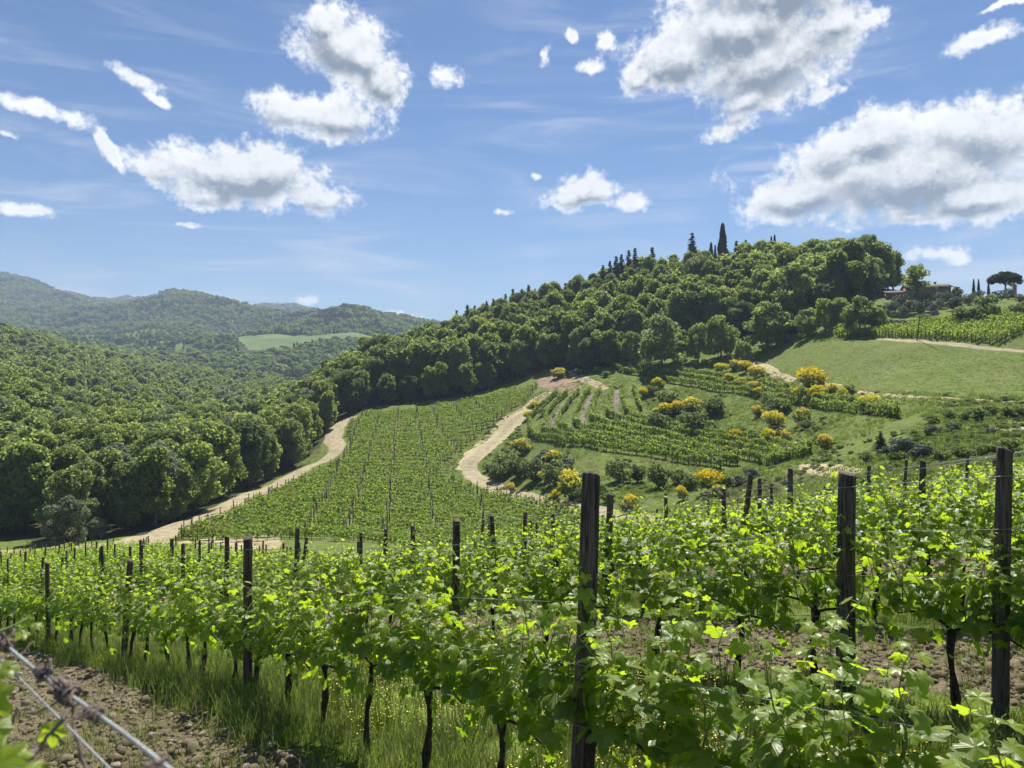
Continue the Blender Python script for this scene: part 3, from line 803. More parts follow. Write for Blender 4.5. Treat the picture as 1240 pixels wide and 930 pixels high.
def conifer_kind(seed, h=14., wid=.2):
    rg = np.random.default_rng(seed); P = []; Nn = []
    lv = 17
    for i in range(lv):
        t = i / lv; zz = h * (.12 + .86 * t); br = wid * h * (1 - t) ** .8 * rg.uniform(.75, 1.15) + .15
        for k in range(8 if i < lv - 4 else 5):
            a = rg.uniform(0, 2 * np.pi); m = int(10 + 26 * (1 - t)); s = rg.random(m) ** .7
            r = br * rg.uniform(.7, 1.1) * s; w_ = .10 * br + .12
            P.append(np.stack([np.cos(a) * r, np.sin(a) * r, zz - .22 * r + rg.normal(0, .12, m)], 1) + rg.normal(0, w_, (m, 3)) * [1, 1, .5])
            Nn.append(np.tile([np.cos(a) * .5, np.sin(a) * .5, .9], (m, 1)))
    return Kind('conifer_tree', trunk_mesh(h, rg, top=.96, r0=.014, limbs=0, lean=.006), leafy(np.concatenate(P), np.concatenate(Nn), .36, rg, M['conif'], 'crown', .6), h)

def umbrella_pine_kind(seed, h=9.5):
    rg = np.random.default_rng(seed); L = []
    for i in range(44):
        a = i * 2.39996; r = h * .47 * math.sqrt((i + .5) / 44)
        L.append((np.array([math.cos(a) * r, math.sin(a) * r, h * (.84 - .26 * (r / (h * .5)) ** 2 + (-.07 if i % 3 == 0 else .03) + rg.uniform(-.02, .02))]), np.array([h * .10, h * .10, h * .095])))
    P, Nn = crown_points(L, 330, rg)
    mb = MB(); t = np.linspace(0, 1, 7)
    mb.tube(np.stack([t * .3, t * 0, -.3 + t * h * .62], 1), h * .032 * (1 - .35 * t), 8)
    for i in range(15):
        a = i * 2.4; ln = h * rg.uniform(.18, .44); tt = np.linspace(0, 1, 6); z0 = h * rg.uniform(.36, .58)
        mb.tube(np.stack([.2 + np.cos(a) * ln * tt, np.sin(a) * ln * tt, z0 + (h * .76 - z0) * tt ** .8], 1), h * .012 * (1 - .7 * tt), 5)
    return Kind('umbrella_pine', mb.mesh('trunk', M['bark'], True), leafy(P, Nn, .30, rg, M['conif'], 'crown', .5), h)

def lone_kind(seed, h=10.):
    rg = np.random.default_rng(seed); L = []
    for i in range(22):
        t = rg.random(); a = rg.uniform(0, 2 * np.pi); r = h * .34 * math.sin(math.pi * (.2 + .7 * t)) * rg.uniform(.2, 1)
        L.append((np.array([math.cos(a) * r, math.sin(a) * r, h * (.42 + .5 * t)]), np.array([h * .11, h * .11, h * .085])))
    P, Nn = crown_points(L, 230, rg)
    return Kind('broadleaf_tree', trunk_mesh(h, rg, .8, .02, 9, spread=.3), leafy(P, Nn, .32, rg, M['broad'], 'crown'), h)

def shrub_kind(seed, matk, h=2.0, wid=.62, per=150, n=14, size=.16, bloom=0.0, name='shrub'):
    rg = np.random.default_rng(seed); L = []
    for i in range(n):
        a = rg.uniform(0, 2 * np.pi); r = wid * h * rg.uniform(0, .7); 
        zc = h * rg.uniform(.3, .82) * (1 - .35 * (r / (wid * h)) ** 2)
        s = h * rg.uniform(.16, .28)
        L.append((np.array([math.cos(a) * r, math.sin(a) * r, zc]), np.array([s, s, s * .85])))
    P, Nn = crown_points(L, per, rg)
    ex = []
    if bloom:
        sel = (Nn[:, 2] * .6 + P[:, 2] / h + rg.normal(0, .22, len(P))) > (1.25 - bloom)
        Pb = P[sel] + Nn[sel] * .03 * h; ex.append(('blossom', leafy(Pb, Nn[sel], size * .85, rg, M['bloom'], 'blossom', .7)))
        P, Nn = P[~sel], Nn[~sel]
    mb = MB()
    for i in range(6):
        a = i * 1.05; tt = np.linspace(0, 1, 4); ln = h * .5
        mb.tube(np.stack([np.cos(a) * ln * .5 * tt, np.sin(a) * ln * .5 * tt, -.15 + h * .7 * tt], 1), h * .018 * (1 - .7 * tt), 4)
    return Kind(name, mb.mesh('stem', M['bark'], True), leafy(P, Nn, size, rg, M[matk], 'foliage', .6), h, ex)

SHRUB = [shrub_kind(400 + i, 'shrub', wid=w) for i, w in enumerate((.6, .75, .55))]
BROOM = [shrub_kind(420 + i, 'shrub', wid=w, bloom=b, name='broom_bush', n=18) for i, (w, b) in enumerate(((.6, .62), (.75, .75), (.6, .42)))]
OLIVE = [shrub_kind(440 + i, 'olive', h=3.6, wid=.55, size=.24, per=120, name='olive_tree') for i in range(3)]
GREY = [shrub_kind(450, 'olive', h=2.2, wid=.8, size=.16, name='shrub')]
ROUND = [broad_kind(460 + i, 'light', h=10, base=-.08, wid=.46, n=34, per=260, size=.34) for i in range(2)]
CYP = [cypress_kind(470), cypress_kind(471, wid=.095)]
CON = [conifer_kind(480), conifer_kind(481, wid=.15), conifer_kind(482, wid=.26)]

def plant(kind, x, y, h, label, cat, group=None, name=None, part_names=('trunk', 'crown'), sx=1.0, rz=None, trunk=True, z=None):
    r = bpy.data.objects.new(name or kind.name, None); COL.objects.link(r); r.empty_display_size = .3
    r.location = (x, y, (Hf(x, y) if z is None else z)); r.rotation_euler = (0, 0, random.uniform(0, 6.28) if rz is None else rz)
    s = h / kind.h; r.scale = (s * sx, s * sx, s)
    tag(r, label, cat, group)
    if trunk: put(part_names[0], kind.trunk, parent=r)
    put(part_names[1], kind.crown, parent=r)
    for nm, me in kind.extra: put(nm, me, parent=r)
    return r

# ------------------------------------------------------------------ the woods
def jgrid(x0, x1, y0, y1, sp, seed):
    rg = np.random.default_rng(seed)
    gx, gy = np.meshgrid(np.arange(x0, x1, sp), np.arange(y0, y1, sp))
    gx = gx + (np.arange(gx.shape[0]) % 2)[:, None] * sp / 2
    return (gx + rg.uniform(-.36, .36, gx.shape) * sp).ravel(), (gy + rg.uniform(-.36, .36, gy.shape) * sp).ravel()

def build_woods():
    rg = np.random.default_rng(11)
    x, y = jgrid(-640, 170, 100, 700, 6.1, 3)
    keep = in_wood(x, y) & (y < 260)
    x2, y2 = jgrid(-640, 170, 255, 700, 7.6, 4)
    k2 = in_wood(x2, y2) & (y2 >= 260)
    X = np.concatenate([x[keep], x2[k2]]); Y = np.concatenate([y[keep], y2[k2]])
    px = 620 + FP * X / Y
    k = (px > -110) & (px < 1250); X, Y, px = X[k], Y[k], px[k]
    Z = H(X, Y)
    right = px > 395
    h = np.where(right, rg.uniform(11.5, 17.5, len(X)), rg.uniform(9.5, 14.5, len(X)))
    h = np.where((px < 395) & (Y > 260), rg.uniform(8, 12.5, len(X)), h)
    h = np.where((px > 820) & (px < 1060), h * 1.08, h)
    h = np.where(right & (Y > 280) & (px < 900), h * .76, h)
    edge = (Y - np.interp(px, *zip(*WOOD_FRONT))) < 5.5
    h = np.where(edge & right, h * .72, h)
    h = np.where(edge & ~right, h * .85, h)
    Z = Z - .2
    # how much of each tree shows: its top against what stands in front of it, column by column
    order = np.argsort(Y); horizon = np.full(1400, 1e4); vis = np.zeros(len(X))
    for i in order:
        c0 = px[i] + 100; wpx = .26 * h[i] * FP / Y[i]; a = int(max(0, c0 - wpx)); b = int(min(1399, c0 + wpx)) + 1
        if b <= a: continue
        top = HY - FP * (Z[i] + h[i] * .93) / Y[i]; bot = HY - FP * Z[i] / Y[i]
        seg = horizon[a:b]; vis[i] = np.clip(np.minimum(seg, bot) - top, 0, None).sum()
        horizon[a:b] = np.minimum(seg, top + 2)
    inf = (px > -12) & (px < 1252)
    hidden = vis < 6
    score = np.where(inf & ~hidden, vis, -1)
    sel = np.argsort(-score)[:276]
    sel = sel[score[sel] > 0]
    for i in sel:
        R_ = right[i]
        pool = RIDGE if R_ else BROAD
        kd = pool[rg.integers(len(pool))]
        if R_:
            if px[i] < 700: lab, grp = "leafy tree in the dark wood rising above the hill vineyard", "trees of the wood above the hill vineyard"
            else: lab, grp = "dark leafy tree in the wood on the hill crest above the broom bushes", "trees of the wood on the hill crest"
        else:
            if Y[i] < 150: lab, grp = "leafy green tree standing at the foot of the valley wood by the dirt track", "trees along the foot of the valley wood"
            else: lab, grp = "leafy green tree inside the valley wood covering the slope", "trees of the valley wood"
        plant(kd, X[i], Y[i], h[i], lab, 'tree', grp, sx=rg.uniform(.9, 1.15), z=Z[i], trunk=True)
    rest = np.ones(len(X), bool); rest[sel] = False
    rest &= ~((Z + h < -1e3))
    rest &= (vis > 0) | (rg.random(len(X)) < .5)
    far = rest & (Y > 230); nr = rest & ~far
    for nm, mk, pool, lab in (("woodland", nr, [k.crown for k in BROAD[:4]] + [k.crown for k in RIDGE[:3]], "mass of leafy woodland between the nearer trees"),
                              ("distant_woodland", far, [k.crown for k in LITE], "mass of leafy woodland on the upper slopes")):
        n = mk.sum()
        if not n: continue
        base_h = 13.0 if nm == "woodland" else 12.0
        if nm == "woodland": idx = np.where(right[mk], rg.integers(4, 7, n), rg.integers(0, 4, n))
        else: idx = np.where(right[mk], rg.choice([2, 4], n), rg.choice([0, 1, 3, 4, 5], n, p=[.34, .14, .27, .22, .03]))
        s = h[mk] / base_h; sc = np.stack([s * 1.1, s * 1.1, s], 1)
        scatter(nm, np.stack([X[mk], Y[mk], Z[mk]], 1), rg.uniform(0, 6.28, n), sc, idx, pool, lab)
    print('wood trees', len(X), 'individual', len(sel), 'near rest', nr.sum(), 'far', far.sum())
build_woods()

def build_far_forest():
    rg = np.random.default_rng(12)
    XS = []; YS = []
    for y0, y1, sp in ((640, 1000, 8.5), (1000, 1700, 10), (1700, 2700, 11.5), (2700, 3700, 14)):
        n = int((y1 ** 2 - y0 ** 2) / 2 * .86 / sp ** 2)
        Y = np.sqrt(rg.uniform(y0 ** 2, y1 ** 2, n)); U = rg.uniform(-.78, .08, n)
        XS.append(U * Y); YS.append(Y)
    X = np.concatenate(XS); Y = np.concatenate(YS); px = 620 + FP * X / Y
    Z = H(X, Y)
    yy = HY - FP * Z / Y
    # occluded ground is left bare
    dd = np.exp(np.linspace(math.log(300), math.log(3800), 160)); pc = np.arange(-100, 720, 6.)
    T = HY - FP * (H((pc[:, None] - 620) / FP * dd, np.tile(dd, (len(pc), 1))) + np.where(dd < 1e9, 5, 0)) / dd
    run = np.minimum.accumulate(T, axis=1)
    ci = np.clip(((px + 100) / 6).astype(int), 0, len(pc) - 1); di = np.clip(np.searchsorted(dd, Y) - 2, 0, 159)
    vis = (yy - FP * 11 / Y) < run[ci, di] + 1.0
    # clearings: a bright field, an olive terrace
    field = (px > 285 + (Y - 930) * .0) & (Y > 935 + np.clip((px - 325) / 145, 0, 1) * 190) & (Y < 1150) & (px < 472)
    edge_noise = fbm(X / 60., Y / 60., 77, 3) - .5
    olive = (px + edge_noise * 40 > 62) & (px < 225) & (Y > 1000) & (Y < 1420)
    oli = olive & (fbm(X / 25, Y / 25, 71, 2) > .62)
    k = vis & ~field & ~(olive & ~oli) & in_(px, -110, 700)
    X, Y, Z, px = X[k], Y[k], Z[k], px[k]
    n = len(X)
    gx, gy = jgrid(-760, -420, 1000, 1420, 10.5, 9); gp = 620 + FP * gx / gy
    ko = (gp + (fbm(gx / 60., gy / 60., 77, 3) - .5) * 40 > 62) & (gp < 225); gx, gy = gx[ko], gy[ko]
    scatter("far_olive_grove", np.stack([gx, gy, H(gx, gy)], 1), rg.uniform(0, 6, len(gx)), rg.uniform(1.1, 1.5, len(gx)), rg.integers(0, 3, len(gx)), [k_.crown for k_ in OLIVE], "grey green olive grove planted on the far slope")
    idx = rg.choice(4, n, p=[.45, .35, .15, .05])
    cl = fbm(X / 90., Y / 90., 55, 3)
    idx = np.where(cl > .66, 3, idx)
    s = rg.uniform(.75, 1.25, n)
    scatter("far_forest", np.stack([X, Y, Z - 1.0], 1), rg.uniform(0, 6.28, n), np.stack([s, s, s * rg.uniform(.8, 1.15, n)], 1), idx, FARW, "forest covering the far hills beyond the valley")
    print('far trees', n)
def in_(v, a, b): return (v > a) & (v < b)
build_far_forest()

# the far bright field with its row of dark cypresses
def far_cypresses():
    grp = "dark cypresses round the far field"
    rg = np.random.default_rng(5)
    spots = [(x, 413 - (x - 335) * .09, 1165) for x in range(338, 368, 3)] + [(x, 410, 1180) for x in (372, 378, 384, 391, 395, 399, 404)] + [(x, 427, 960) for x in (356, 360, 365, 369, 374, 378, 383)]
    for px, y, d in spots:
        x = (px - 620) / FP * d
        h = rg.uniform(9, 14)
        plant(CYP[1], x, d, h, "dark narrow cypress in the line round the far bright field", 'tree', grp, name='cypress_tree', sx=2.2)
far_cypresses()
def field_patch():
    px = np.linspace(287, 470, 60); dd = np.linspace(940, 1150, 50)
    P, D = np.meshgrid(px, dd); X = (P - 620) / FP * D; Z = H(X, D) + 1.2
    # rounded left end
    V = np.stack([X, D, Z], -1).reshape(-1, 3)
    i = np.arange(49)[:, None] * 60 + np.arange(59)[None]
    q = np.stack([i, i + 1, i + 61, i + 60], -1).reshape(-1, 4)
    c = V[q].mean(1); u = (620 + FP * c[:, 0] / c[:, 1] - 287) / 60; u2 = (620 + FP * c[:, 0] / c[:, 1] - 325) / 145
    q = q[((c[:, 1] - 940) / 210 > 1 - np.sqrt(np.clip(u, 0, 1)) * 1.05) & ((c[:, 1] - 940) / 210 > np.clip(u2, 0, 1) * .9)]
    m = simple_mat("far_vineyard_field", (.085, .13, .045), (.125, .17, .06), .02, .95, .1, obj=False, c3=(.15, .17, .08))
    tag(put("field", mk_mesh("field", V, [q], smooth=True, mat=m)), "smooth bright green field on the slope across the valley", None, None, 'structure')
field_patch()

# ------------------------------------------------------------------ hill vineyards
def inpoly(px, py, poly):
    px = np.asarray(px); py = np.asarray(py); c = np.zeros(px.shape, bool); n = len(poly)
    for i in range(n):
        x1, y1 = poly[i]; x2, y2 = poly[(i + 1) % n]
        t = ((y1 > py) != (y2 > py)) & (px < (x2 - x1) * (py - y1) / ((y2 - y1) or 1e-9) + x1)
        c ^= t
    return c

def far_vine(seed, n=62):
    rg = np.random.default_rng(seed); mb = MB()
    x = rg.uniform(-.62, .62, n); z = rg.uniform(.55, 1.5, n) + .12 * rg.normal(size=n); y = rg.normal(0, .14, n)
    P = np.stack([x, y, z], 1); Nn = np.stack([rg.normal(0, .5, n), np.sign(y) * .6 + rg.normal(0, .3, n), np.full(n, .9)], 1)
    mb.stamp(LEAFQ, LEAFQ_F, P, frames(Nn, rg), rg.uniform(.15, .30, n), rg.random(n))
    me = mb.mesh('far_vine_leaves', M['farvine'])
    me.materials.append(M['vinewood'])
    tb = MB(); tb.tube([(0, 0, -.1), (.03, .02, .35), (-.02, 0, .8)], [.045, .035, .02], 4)
    # trunk joined as second material
    V0 = np.concatenate(mb.V); V1 = np.concatenate(tb.V)
    polys = [np.concatenate(p) for p in mb.P.values()] + [np.concatenate(p) + len(V0) for p in tb.P.values()]
    me2 = mk_mesh('far_vine', np.concatenate([V0, V1]), polys, rnd=np.concatenate(mb.r + tb.r))
    me2.materials.append(M['farvine']); me2.materials.append(M['vinewood'])
    nl = sum(len(np.concatenate(p)) for p in mb.P.values())
    mi = np.zeros(len(me2.polygons), np.int32); mi[nl:] = 1
    me2.polygons.foreach_set('material_index', mi)
    return me2
FV = [far_vine(500 + i) for i in range(6)]

def far_post(h=1.95):
    mb = MB(); mb.tube([(0, 0, -.2), (0, 0, h * .5), (.01, 0, h)], [.055, .05, .048], 5)
    return mb.mesh('far_post', M['post'])
FPOST = [far_post(1.95), far_post(1.8)]

HILL_POLY = [(212, 652), (255, 634), (305, 612), (365, 584), (410, 562), (424, 545), (420, 528), (424, 513), (441, 502), (470, 500), (520, 494), (570, 486), (620, 474), (652, 469), (636, 487), (606, 505), (580, 528), (556, 548), (536, 564), (532, 578), (580, 594), (640, 610), (690, 620), (735, 634), (760, 675), (330, 675), (250, 658)]
FAN = [[(442, 500), (400, 592), (370, 650)], [(462, 497), (441, 577), (419, 650)], [(482, 496), (475, 584), (466, 655)], [(503, 492), (517, 574), (526, 640)], [(523, 491), (531, 522), (552, 545), (575, 585), (590, 640)], [(545, 487), (562, 512), (590, 528)], [(568, 483), (590, 505), (612, 512)]]

def hill_vineyard():
    rg = np.random.default_rng(21); P = []; Q = []; kf = []
    ang = R(6)
    for j in range(58):
        y0 = 96 + j * 2.4
        x = np.arange(-60, 30, .92) + rg.uniform(-.2, .2)
        y = y0 + x * math.tan(ang) + 1.2 * np.sin(x / 17.0)
        xx = x + rg.normal(0, .12, len(x)); yy = y + rg.normal(0, .10, len(x))
        px, py = proj(xx, yy, H(xx, yy))
        k = inpoly(px, py, HILL_POLY) & (yy < 228)
        k &= rg.random(len(k)) > .04
        P.append(np.stack([xx[k], yy[k]], 1))
        pxr, pyr = proj(x, y, H(x, y)); inside = inpoly(pxr, pyr, HILL_POLY)
        if inside.sum() < 3: continue
        ii = np.where(inside)[0]
        for e in (ii[0], ii[-1]): Q.append((x[e], y[e]))
        for F in FAN:
            fy = np.array([p[1] for p in F]); fx = np.array([p[0] for p in F])
            tgt = np.interp(pyr, fy, fx, left=-999, right=-999)
            dd = np.abs(pxr - tgt) + np.where(inside, 0, 1e4)
            e = int(np.argmin(dd))
            if dd[e] < 6:
                Q.append((x[e] + rg.normal(0, .06), y[e])); kf.append((x[e], y[e]))
        for e in ii[3::7]:
            pass
    P = np.concatenate(P); Q = np.array(Q); kf = np.array(kf)
    dm = np.min((P[:, None, 0] - kf[None, :, 0]) ** 2 + ((P[:, None, 1] - kf[None, :, 1]) * .5) ** 2, axis=1); P = P[dm > .42 ** 2]
    return P, Q

ROWS_B = [
 [(165,265),(80,340),(5,420),(10,500),(100,530),(250,560),(450,590),(640,612),(800,640),(1000,670),(1100,690)],
 [(220,270),(150,330),(100,400),(85,480),(180,515),(300,535),(480,560),(680,590),(880,625),(1080,660),(1190,670)],
 [(285,260),(220,340),(175,400),(175,470),(250,510),(380,525),(560,550),(760,585),(960,620),(1180,650)],
 [(345,255),(290,330),(260,400),(260,450),(340,480),(480,505),(660,540),(860,580),(1060,610),(1250,640),(1400,662)],
 [(405,255),(370,320),(350,390),(360,425),(460,455),(600,485),(760,515),(960,560),(1160,590),(1300,610),(1480,640)],
 [(465,245),(450,320),(445,390),(520,425),(660,455),(800,485),(960,520),(1160,555),(1350,590),(1560,630)],
 [(530,240),(535,310),(550,385),(640,430),(760,455),(900,485),(1060,510),(1250,540),(1400,570),(1590,610)],
 [(590,235),(610,300),(635,365)],
]
ROWS_B = [[(640 + a / 4.65, 420 + b / 4.65) for a, b in r] for r in ROWS_B]
ROWS_U = [
 [(780,456),(830,467),(860,473),(920,482),(980,492),(1040,502),(1090,511)],
 [(795,452),(860,464),(920,473),(980,483),(1040,493),(1088,503)],
 [(815,449),(870,459),(920,467),(955,474)],
 [(726,439),(752,451),(778,455)],[(737,438),(760,447),(795,453)],[(752,438),(773,445),(799,450)],[(765,439),(790,446),(810,449)],
]
def rows_px(rows, seed, sp=.85):
    rg = np.random.default_rng(seed); P = []; A = []; Q = []
    for r in rows:
        g = np.array([ground_at(a, b, 95)[:2] for a, b in r])
        L = np.concatenate([[0], np.cumsum(np.linalg.norm(np.diff(g, axis=0), axis=1))])
        s = np.arange(0, L[-1], sp); C = np.stack([np.interp(s, L, g[:, i]) for i in (0, 1)], 1)
        if len(s) > 16:
            k = np.hanning(9); k /= k.sum(); Cp = np.pad(C, ((4, 4), (0, 0)), mode='edge'); C = np.stack([np.convolve(Cp[:, i], k, 'valid') for i in (0, 1)], 1)
        T = np.gradient(C, axis=0); a = np.arctan2(T[:, 1], T[:, 0])
        Q.append(C[::4] + 0)
        Q.append(C[-1:])
        C = C + rg.normal(0, .09, C.shape); kk = rg.random(len(C)) > .05
        P.append(C[kk]); A.append(a[kk])
    return np.concatenate(P), np.concatenate(A), np.concatenate(Q)

def upper_vineyard():
    rg = np.random.default_rng(23); P = []; Q = []
    poly = [(985, 409), (1060, 400), (1115, 394), (1170, 386), (1260, 378), (1260, 423), (1170, 414), (1110, 410), (1040, 409)]
    for j in range(34):
        c = 20 + j * 2.6
        t = np.arange(-70, 90, 1.15)
        x = c + 40 + t * .80; y = 118 + c * .2 + t * .9 * .62
        x = 38 + j * 1.9 + t * .80; y = 150 + t * .60
        px, py = proj(x, y, H(x, y)); k = inpoly(px, py, poly)
        P.append(np.stack([x[k], y[k]], 1)); Q.append(np.stack([x[k], y[k]], 1)[::6])
    return np.concatenate(P), np.concatenate(Q)

def build_hill_vines():
    rg = np.random.default_rng(24)
    P, Q = hill_vineyard()
    n = len(P); z = H(P[:, 0], P[:, 1])
    s = rg.uniform(.72, 1.04, n)
    scatter("hill_vineyard_vines", np.column_stack([P, z]), R(6) + rg.normal(0, .25, n), np.stack([s, s * 1.2, s], 1), rg.integers(0, 6, n), FV, "close rows of young green vines covering the hill vineyard")
    nq = len(Q); scatter("hill_vineyard_posts", np.column_stack([Q, H(Q[:, 0], Q[:, 1])]), rg.uniform(0, 6, nq), np.stack([np.full(nq, 1.6), np.full(nq, 1.6), rg.uniform(.95, 1.15, nq)], 1), rg.integers(0, 2, nq), FPOST, "thin dark posts standing in lines through the hill vineyard")
    PB, AB, QB = rows_px(ROWS_B, 25); PU, AU, QU = rows_px(ROWS_U, 26)
    P2 = np.concatenate([PB, PU]); A2 = np.concatenate([AB, AU]); n2 = len(P2)
    s = rg.uniform(.95, 1.25, n2)
    scatter("terrace_vines", np.column_stack([P2, H(P2[:, 0], P2[:, 1])]), A2 + rg.normal(0, .2, n2), np.stack([s, s * 1.1, s], 1), rg.integers(0, 6, n2), FV, "curving rows of vines on the terraces among the yellow broom")
    PC, QC = upper_vineyard(); n3 = len(PC)
    s = rg.uniform(.9, 1.3, n3)
    scatter("upper_vines", np.column_stack([PC, H(PC[:, 0], PC[:, 1])]), R(37) + rg.normal(0, .5, n3), np.stack([s * .9, s * .9, s], 1), rg.integers(0, 6, n3), FV, "vine rows below the olive trees near the stone house")
    QQ = np.concatenate([QB, QU, QC]); nq = len(QQ)
    scatter("terrace_posts", np.column_stack([QQ, H(QQ[:, 0], QQ[:, 1])]), rg.uniform(0, 6, nq), np.stack([np.full(nq, 1.8), np.full(nq, 1.8), rg.uniform(.9, 1.15, nq)], 1), rg.integers(0, 2, nq), FPOST, "thin wooden posts along the terrace vine rows")
    global VINES2; VINES2 = P2
    print('hill vines', n, n2, n3, 'posts', len(Q), nq)
    for a, b in ((1, 2), (3, 4), (5, 6)):
        pts = [((ROWS_B[a][i][0] + ROWS_B[b][i][0]) / 2, (ROWS_B[a][i][1] + ROWS_B[b][i][1]) / 2) for i in range(4)]
        ribbon("tilled_soil_strip", pts, M['tilled'], [1.7, 1.9, 1.9, 1.4], "tilled grey soil strip between two terrace vine rows", lift=.06, dmin=110, cross=4, wob=.15)
build_hill_vines()

# ------------------------------------------------------------------ bushes, lone trees
def bush(kind, px, y, hpx, label, group, cat='bush', dmin=50, sx=1.0, name=None, parts=('stem', 'foliage')):
    x, d, z = ground_at(px, y, dmin)
    h = hpx / FP * d
    return plant(kind, x, d, h, label, cat, group, name=name, part_names=parts, sx=sx, z=z)

BROOMS = [(646,499,13,1.2),(639,508,10,1),(633,551,19,1.2),(668,565,20,1.1),(660,585,15,1),(691,606,36,.95),(671,610,17,.9),(619,598,13,.9),(763,622,22,1.1),(676,458,13,1.3),
 (779,482,12,1.1),(797,472,14,1.1),(803,505,17,1.4),(820,502,17,1.2),(837,502,20,1.2),(889,537,17,.9),(859,597,27,1.1),(868,606,18,1.1),(827,606,18,.8),
 (983,478,33,1.0),(967,486,17,.9),(988,488,21,1.0),(937,520,22,1.2),(971,514,20,1.0),(918,506,15,.9),(930,538,19,.9),(950,540,18,.9),(999,545,20,.9),(1055,498,20,1.2),(1020,486,16,1.0),(1007,480,16,.9),
 (873,452,12,1.3),(889,449,13,1.3),(904,452,15,1.2),(915,459,15,1.2),(881,465,12,1.2),(897,469,12,1.2),(913,474,12,1.2),(919,480,10,1.1),(683,588,20,.8),(842,497,14,1)]
SHRUBS = [(812,496,26,1.2),(864,504,24,1.1),(849,524,26,1.1),(831,518,20,1.0),(797,520,22,1.2),(750,584,28,.9),(772,585,24,.8),(798,592,32,.9),(836,594,20,.9),(646,583,30,1.0),(672,588,32,1.0),
 (940,503,22,1.3),(1028,480,15,1.1),(866,500,18,1.1),(1197,503,13,1.3),(1219,506,14,1.2),(1168,510,11,1.3),(1229,552,22,1.3),(1240,506,14,1.3),(700,455,9,1.4),(722,452,8,1.3),(733,457,8,1.3),(612,575,26,1.0),(600,582,22,1),
 (628,580,30,1.0),(705,606,16,1.2),(720,600,16,1.3),(735,608,14,1.3),(880,590,16,1.2),(900,530,14,1.3),(915,536,16,1.2),(975,520,12,1.2),(990,540,14,1.2),(1140,560,16,1.4),(1165,558,18,1.4),(1190,555,18,1.4),(1212,553,18,1.4),
 (822,585,18,1.1),(658,503,9,1.2),(605,560,12,1.2),(590,572,10,1.2),(1085,560,14,1.4),(788,478,12,1.3),(1150,507,11,1.5),(1130,512,10,1.5),(1183,509,16,1.4),
 (1050,560,14,1.3),(930,490,12,1.3),(955,484,12,1.3),(945,532,14,1.2)]
GREYS = [(1096,555,26,1.2),(1117,558,22,1.2),(1076,556,16,1.2),(700,596,22,1.1),(685,570,16,1.2),(660,566,22,1.1),(1128,528,14,1.0),(1155,523,11,1.4),(873,606,16,1.2),(910,580,13,1.4),(893,588,13,1.4)]
NAMED_B = {5: "tall broom bush heavy with yellow blossom, beside the dark bushes over the curving track", 8: "rounded yellow broom bush by itself close above the posts of the front vineyard",
           16: "broad domed yellow broom bush between the lower terrace rows and the front vineyard", 19: "big domed broom bush in full yellow bloom below the grassy farm track",
           9: "low yellow broom bush on top of the reddish bank", 28: "bright yellow broom bush beyond the last posts of the upper terrace row", 2: "round yellow broom bush beside the curving dirt track bend"}
for i, (px, y, hp, sx) in enumerate(BROOMS):
    bush(BROOM[(i * 7) % 3], px, y, hp, NAMED_B.get(i, "yellow flowering broom bush on the grassy bank between the terrace vine rows"), "yellow broom bushes on the terraced bank" if i not in NAMED_B else "solitary yellow broom bushes", sx=sx, name='broom_bush')
for i, (px, y, hp, sx) in enumerate(SHRUBS):
    bush(SHRUB[(i * 5) % 3], px, y, hp, "dark green leafy shrub without blossom on the rough grassy bank", "dark shrubs on the terraced bank", sx=sx, name='shrub')
for i, (px, y, hp, sx) in enumerate(GREYS):
    bush(GREY[0], px, y, hp, "grey green scrubby shrub on the rough grassy bank", "grey green shrubs on the banks", sx=sx, name='shrub')
x, d, z = ground_at(1066, 549, 50); plant(CON[2], x, d, 28 / FP * d, "small dark pointed evergreen alone on the grassy bank", 'bush', None, name='evergreen_bush', part_names=('trunk', 'crown'), sx=1.5, z=z)

# round trees standing out in front of the wood
for (px, y, hp, sx, k, lab) in ((802, 449, 66, 1.0, 0, "round dark tree with low crown beside the highest terrace vines"), (873, 434, 52, .95, 1, "round light tree between the wood and the broom thicket"),
    (929, 424, 58, 1.15, 0, "broad pale green round tree at the top of the meadow"), (845, 438, 46, .8, 1, "smaller dense tree squeezed between two round trees below the crest"),
    (962, 402, 84, .95, 0, "large dark domed tree above the pale round tree"), (1000, 402, 40, 1.0, 1, "squat leafy tree at the meadow's top edge"),
    (1042, 402, 42, 1.2, 0, "wide light green tree beside the start of the upper vine rows"), (900, 440, 26, 1.3, 1, "low leafy bush tree beside the farm track start"), (765, 442, 40, .9, 1, "dense round tree at the corner of the terrace vines"), (1020, 395, 34, 1.2, 1, "low spreading tree under the tall dark trees of the crest"), (978, 408, 34, 1.2, 0, "low pale tree between the domed tree and the squat tree"), (1062, 398, 26, 1.3, 1, "small bushy tree above the first upper vines"), (820, 440, 42, 1.0, 0, "light round tree tucked behind the lowest dark one")):
    x, d, z = ground_at(px, y, 130)
    plant(ROUND[k], x, d, hp / FP * d, lab, 'tree', None, sx=sx, z=z)

def tip_plant(kind, px, ytip, d, label, group=None, sx=1.0, name=None, cat='tree'):
    x = (px - 620) / FP * d; z = Hf(x, d); h = (HY - ytip) / FP * d - z
    return plant(kind, x, d, h, label, cat, group, sx=sx, name=name, z=z)

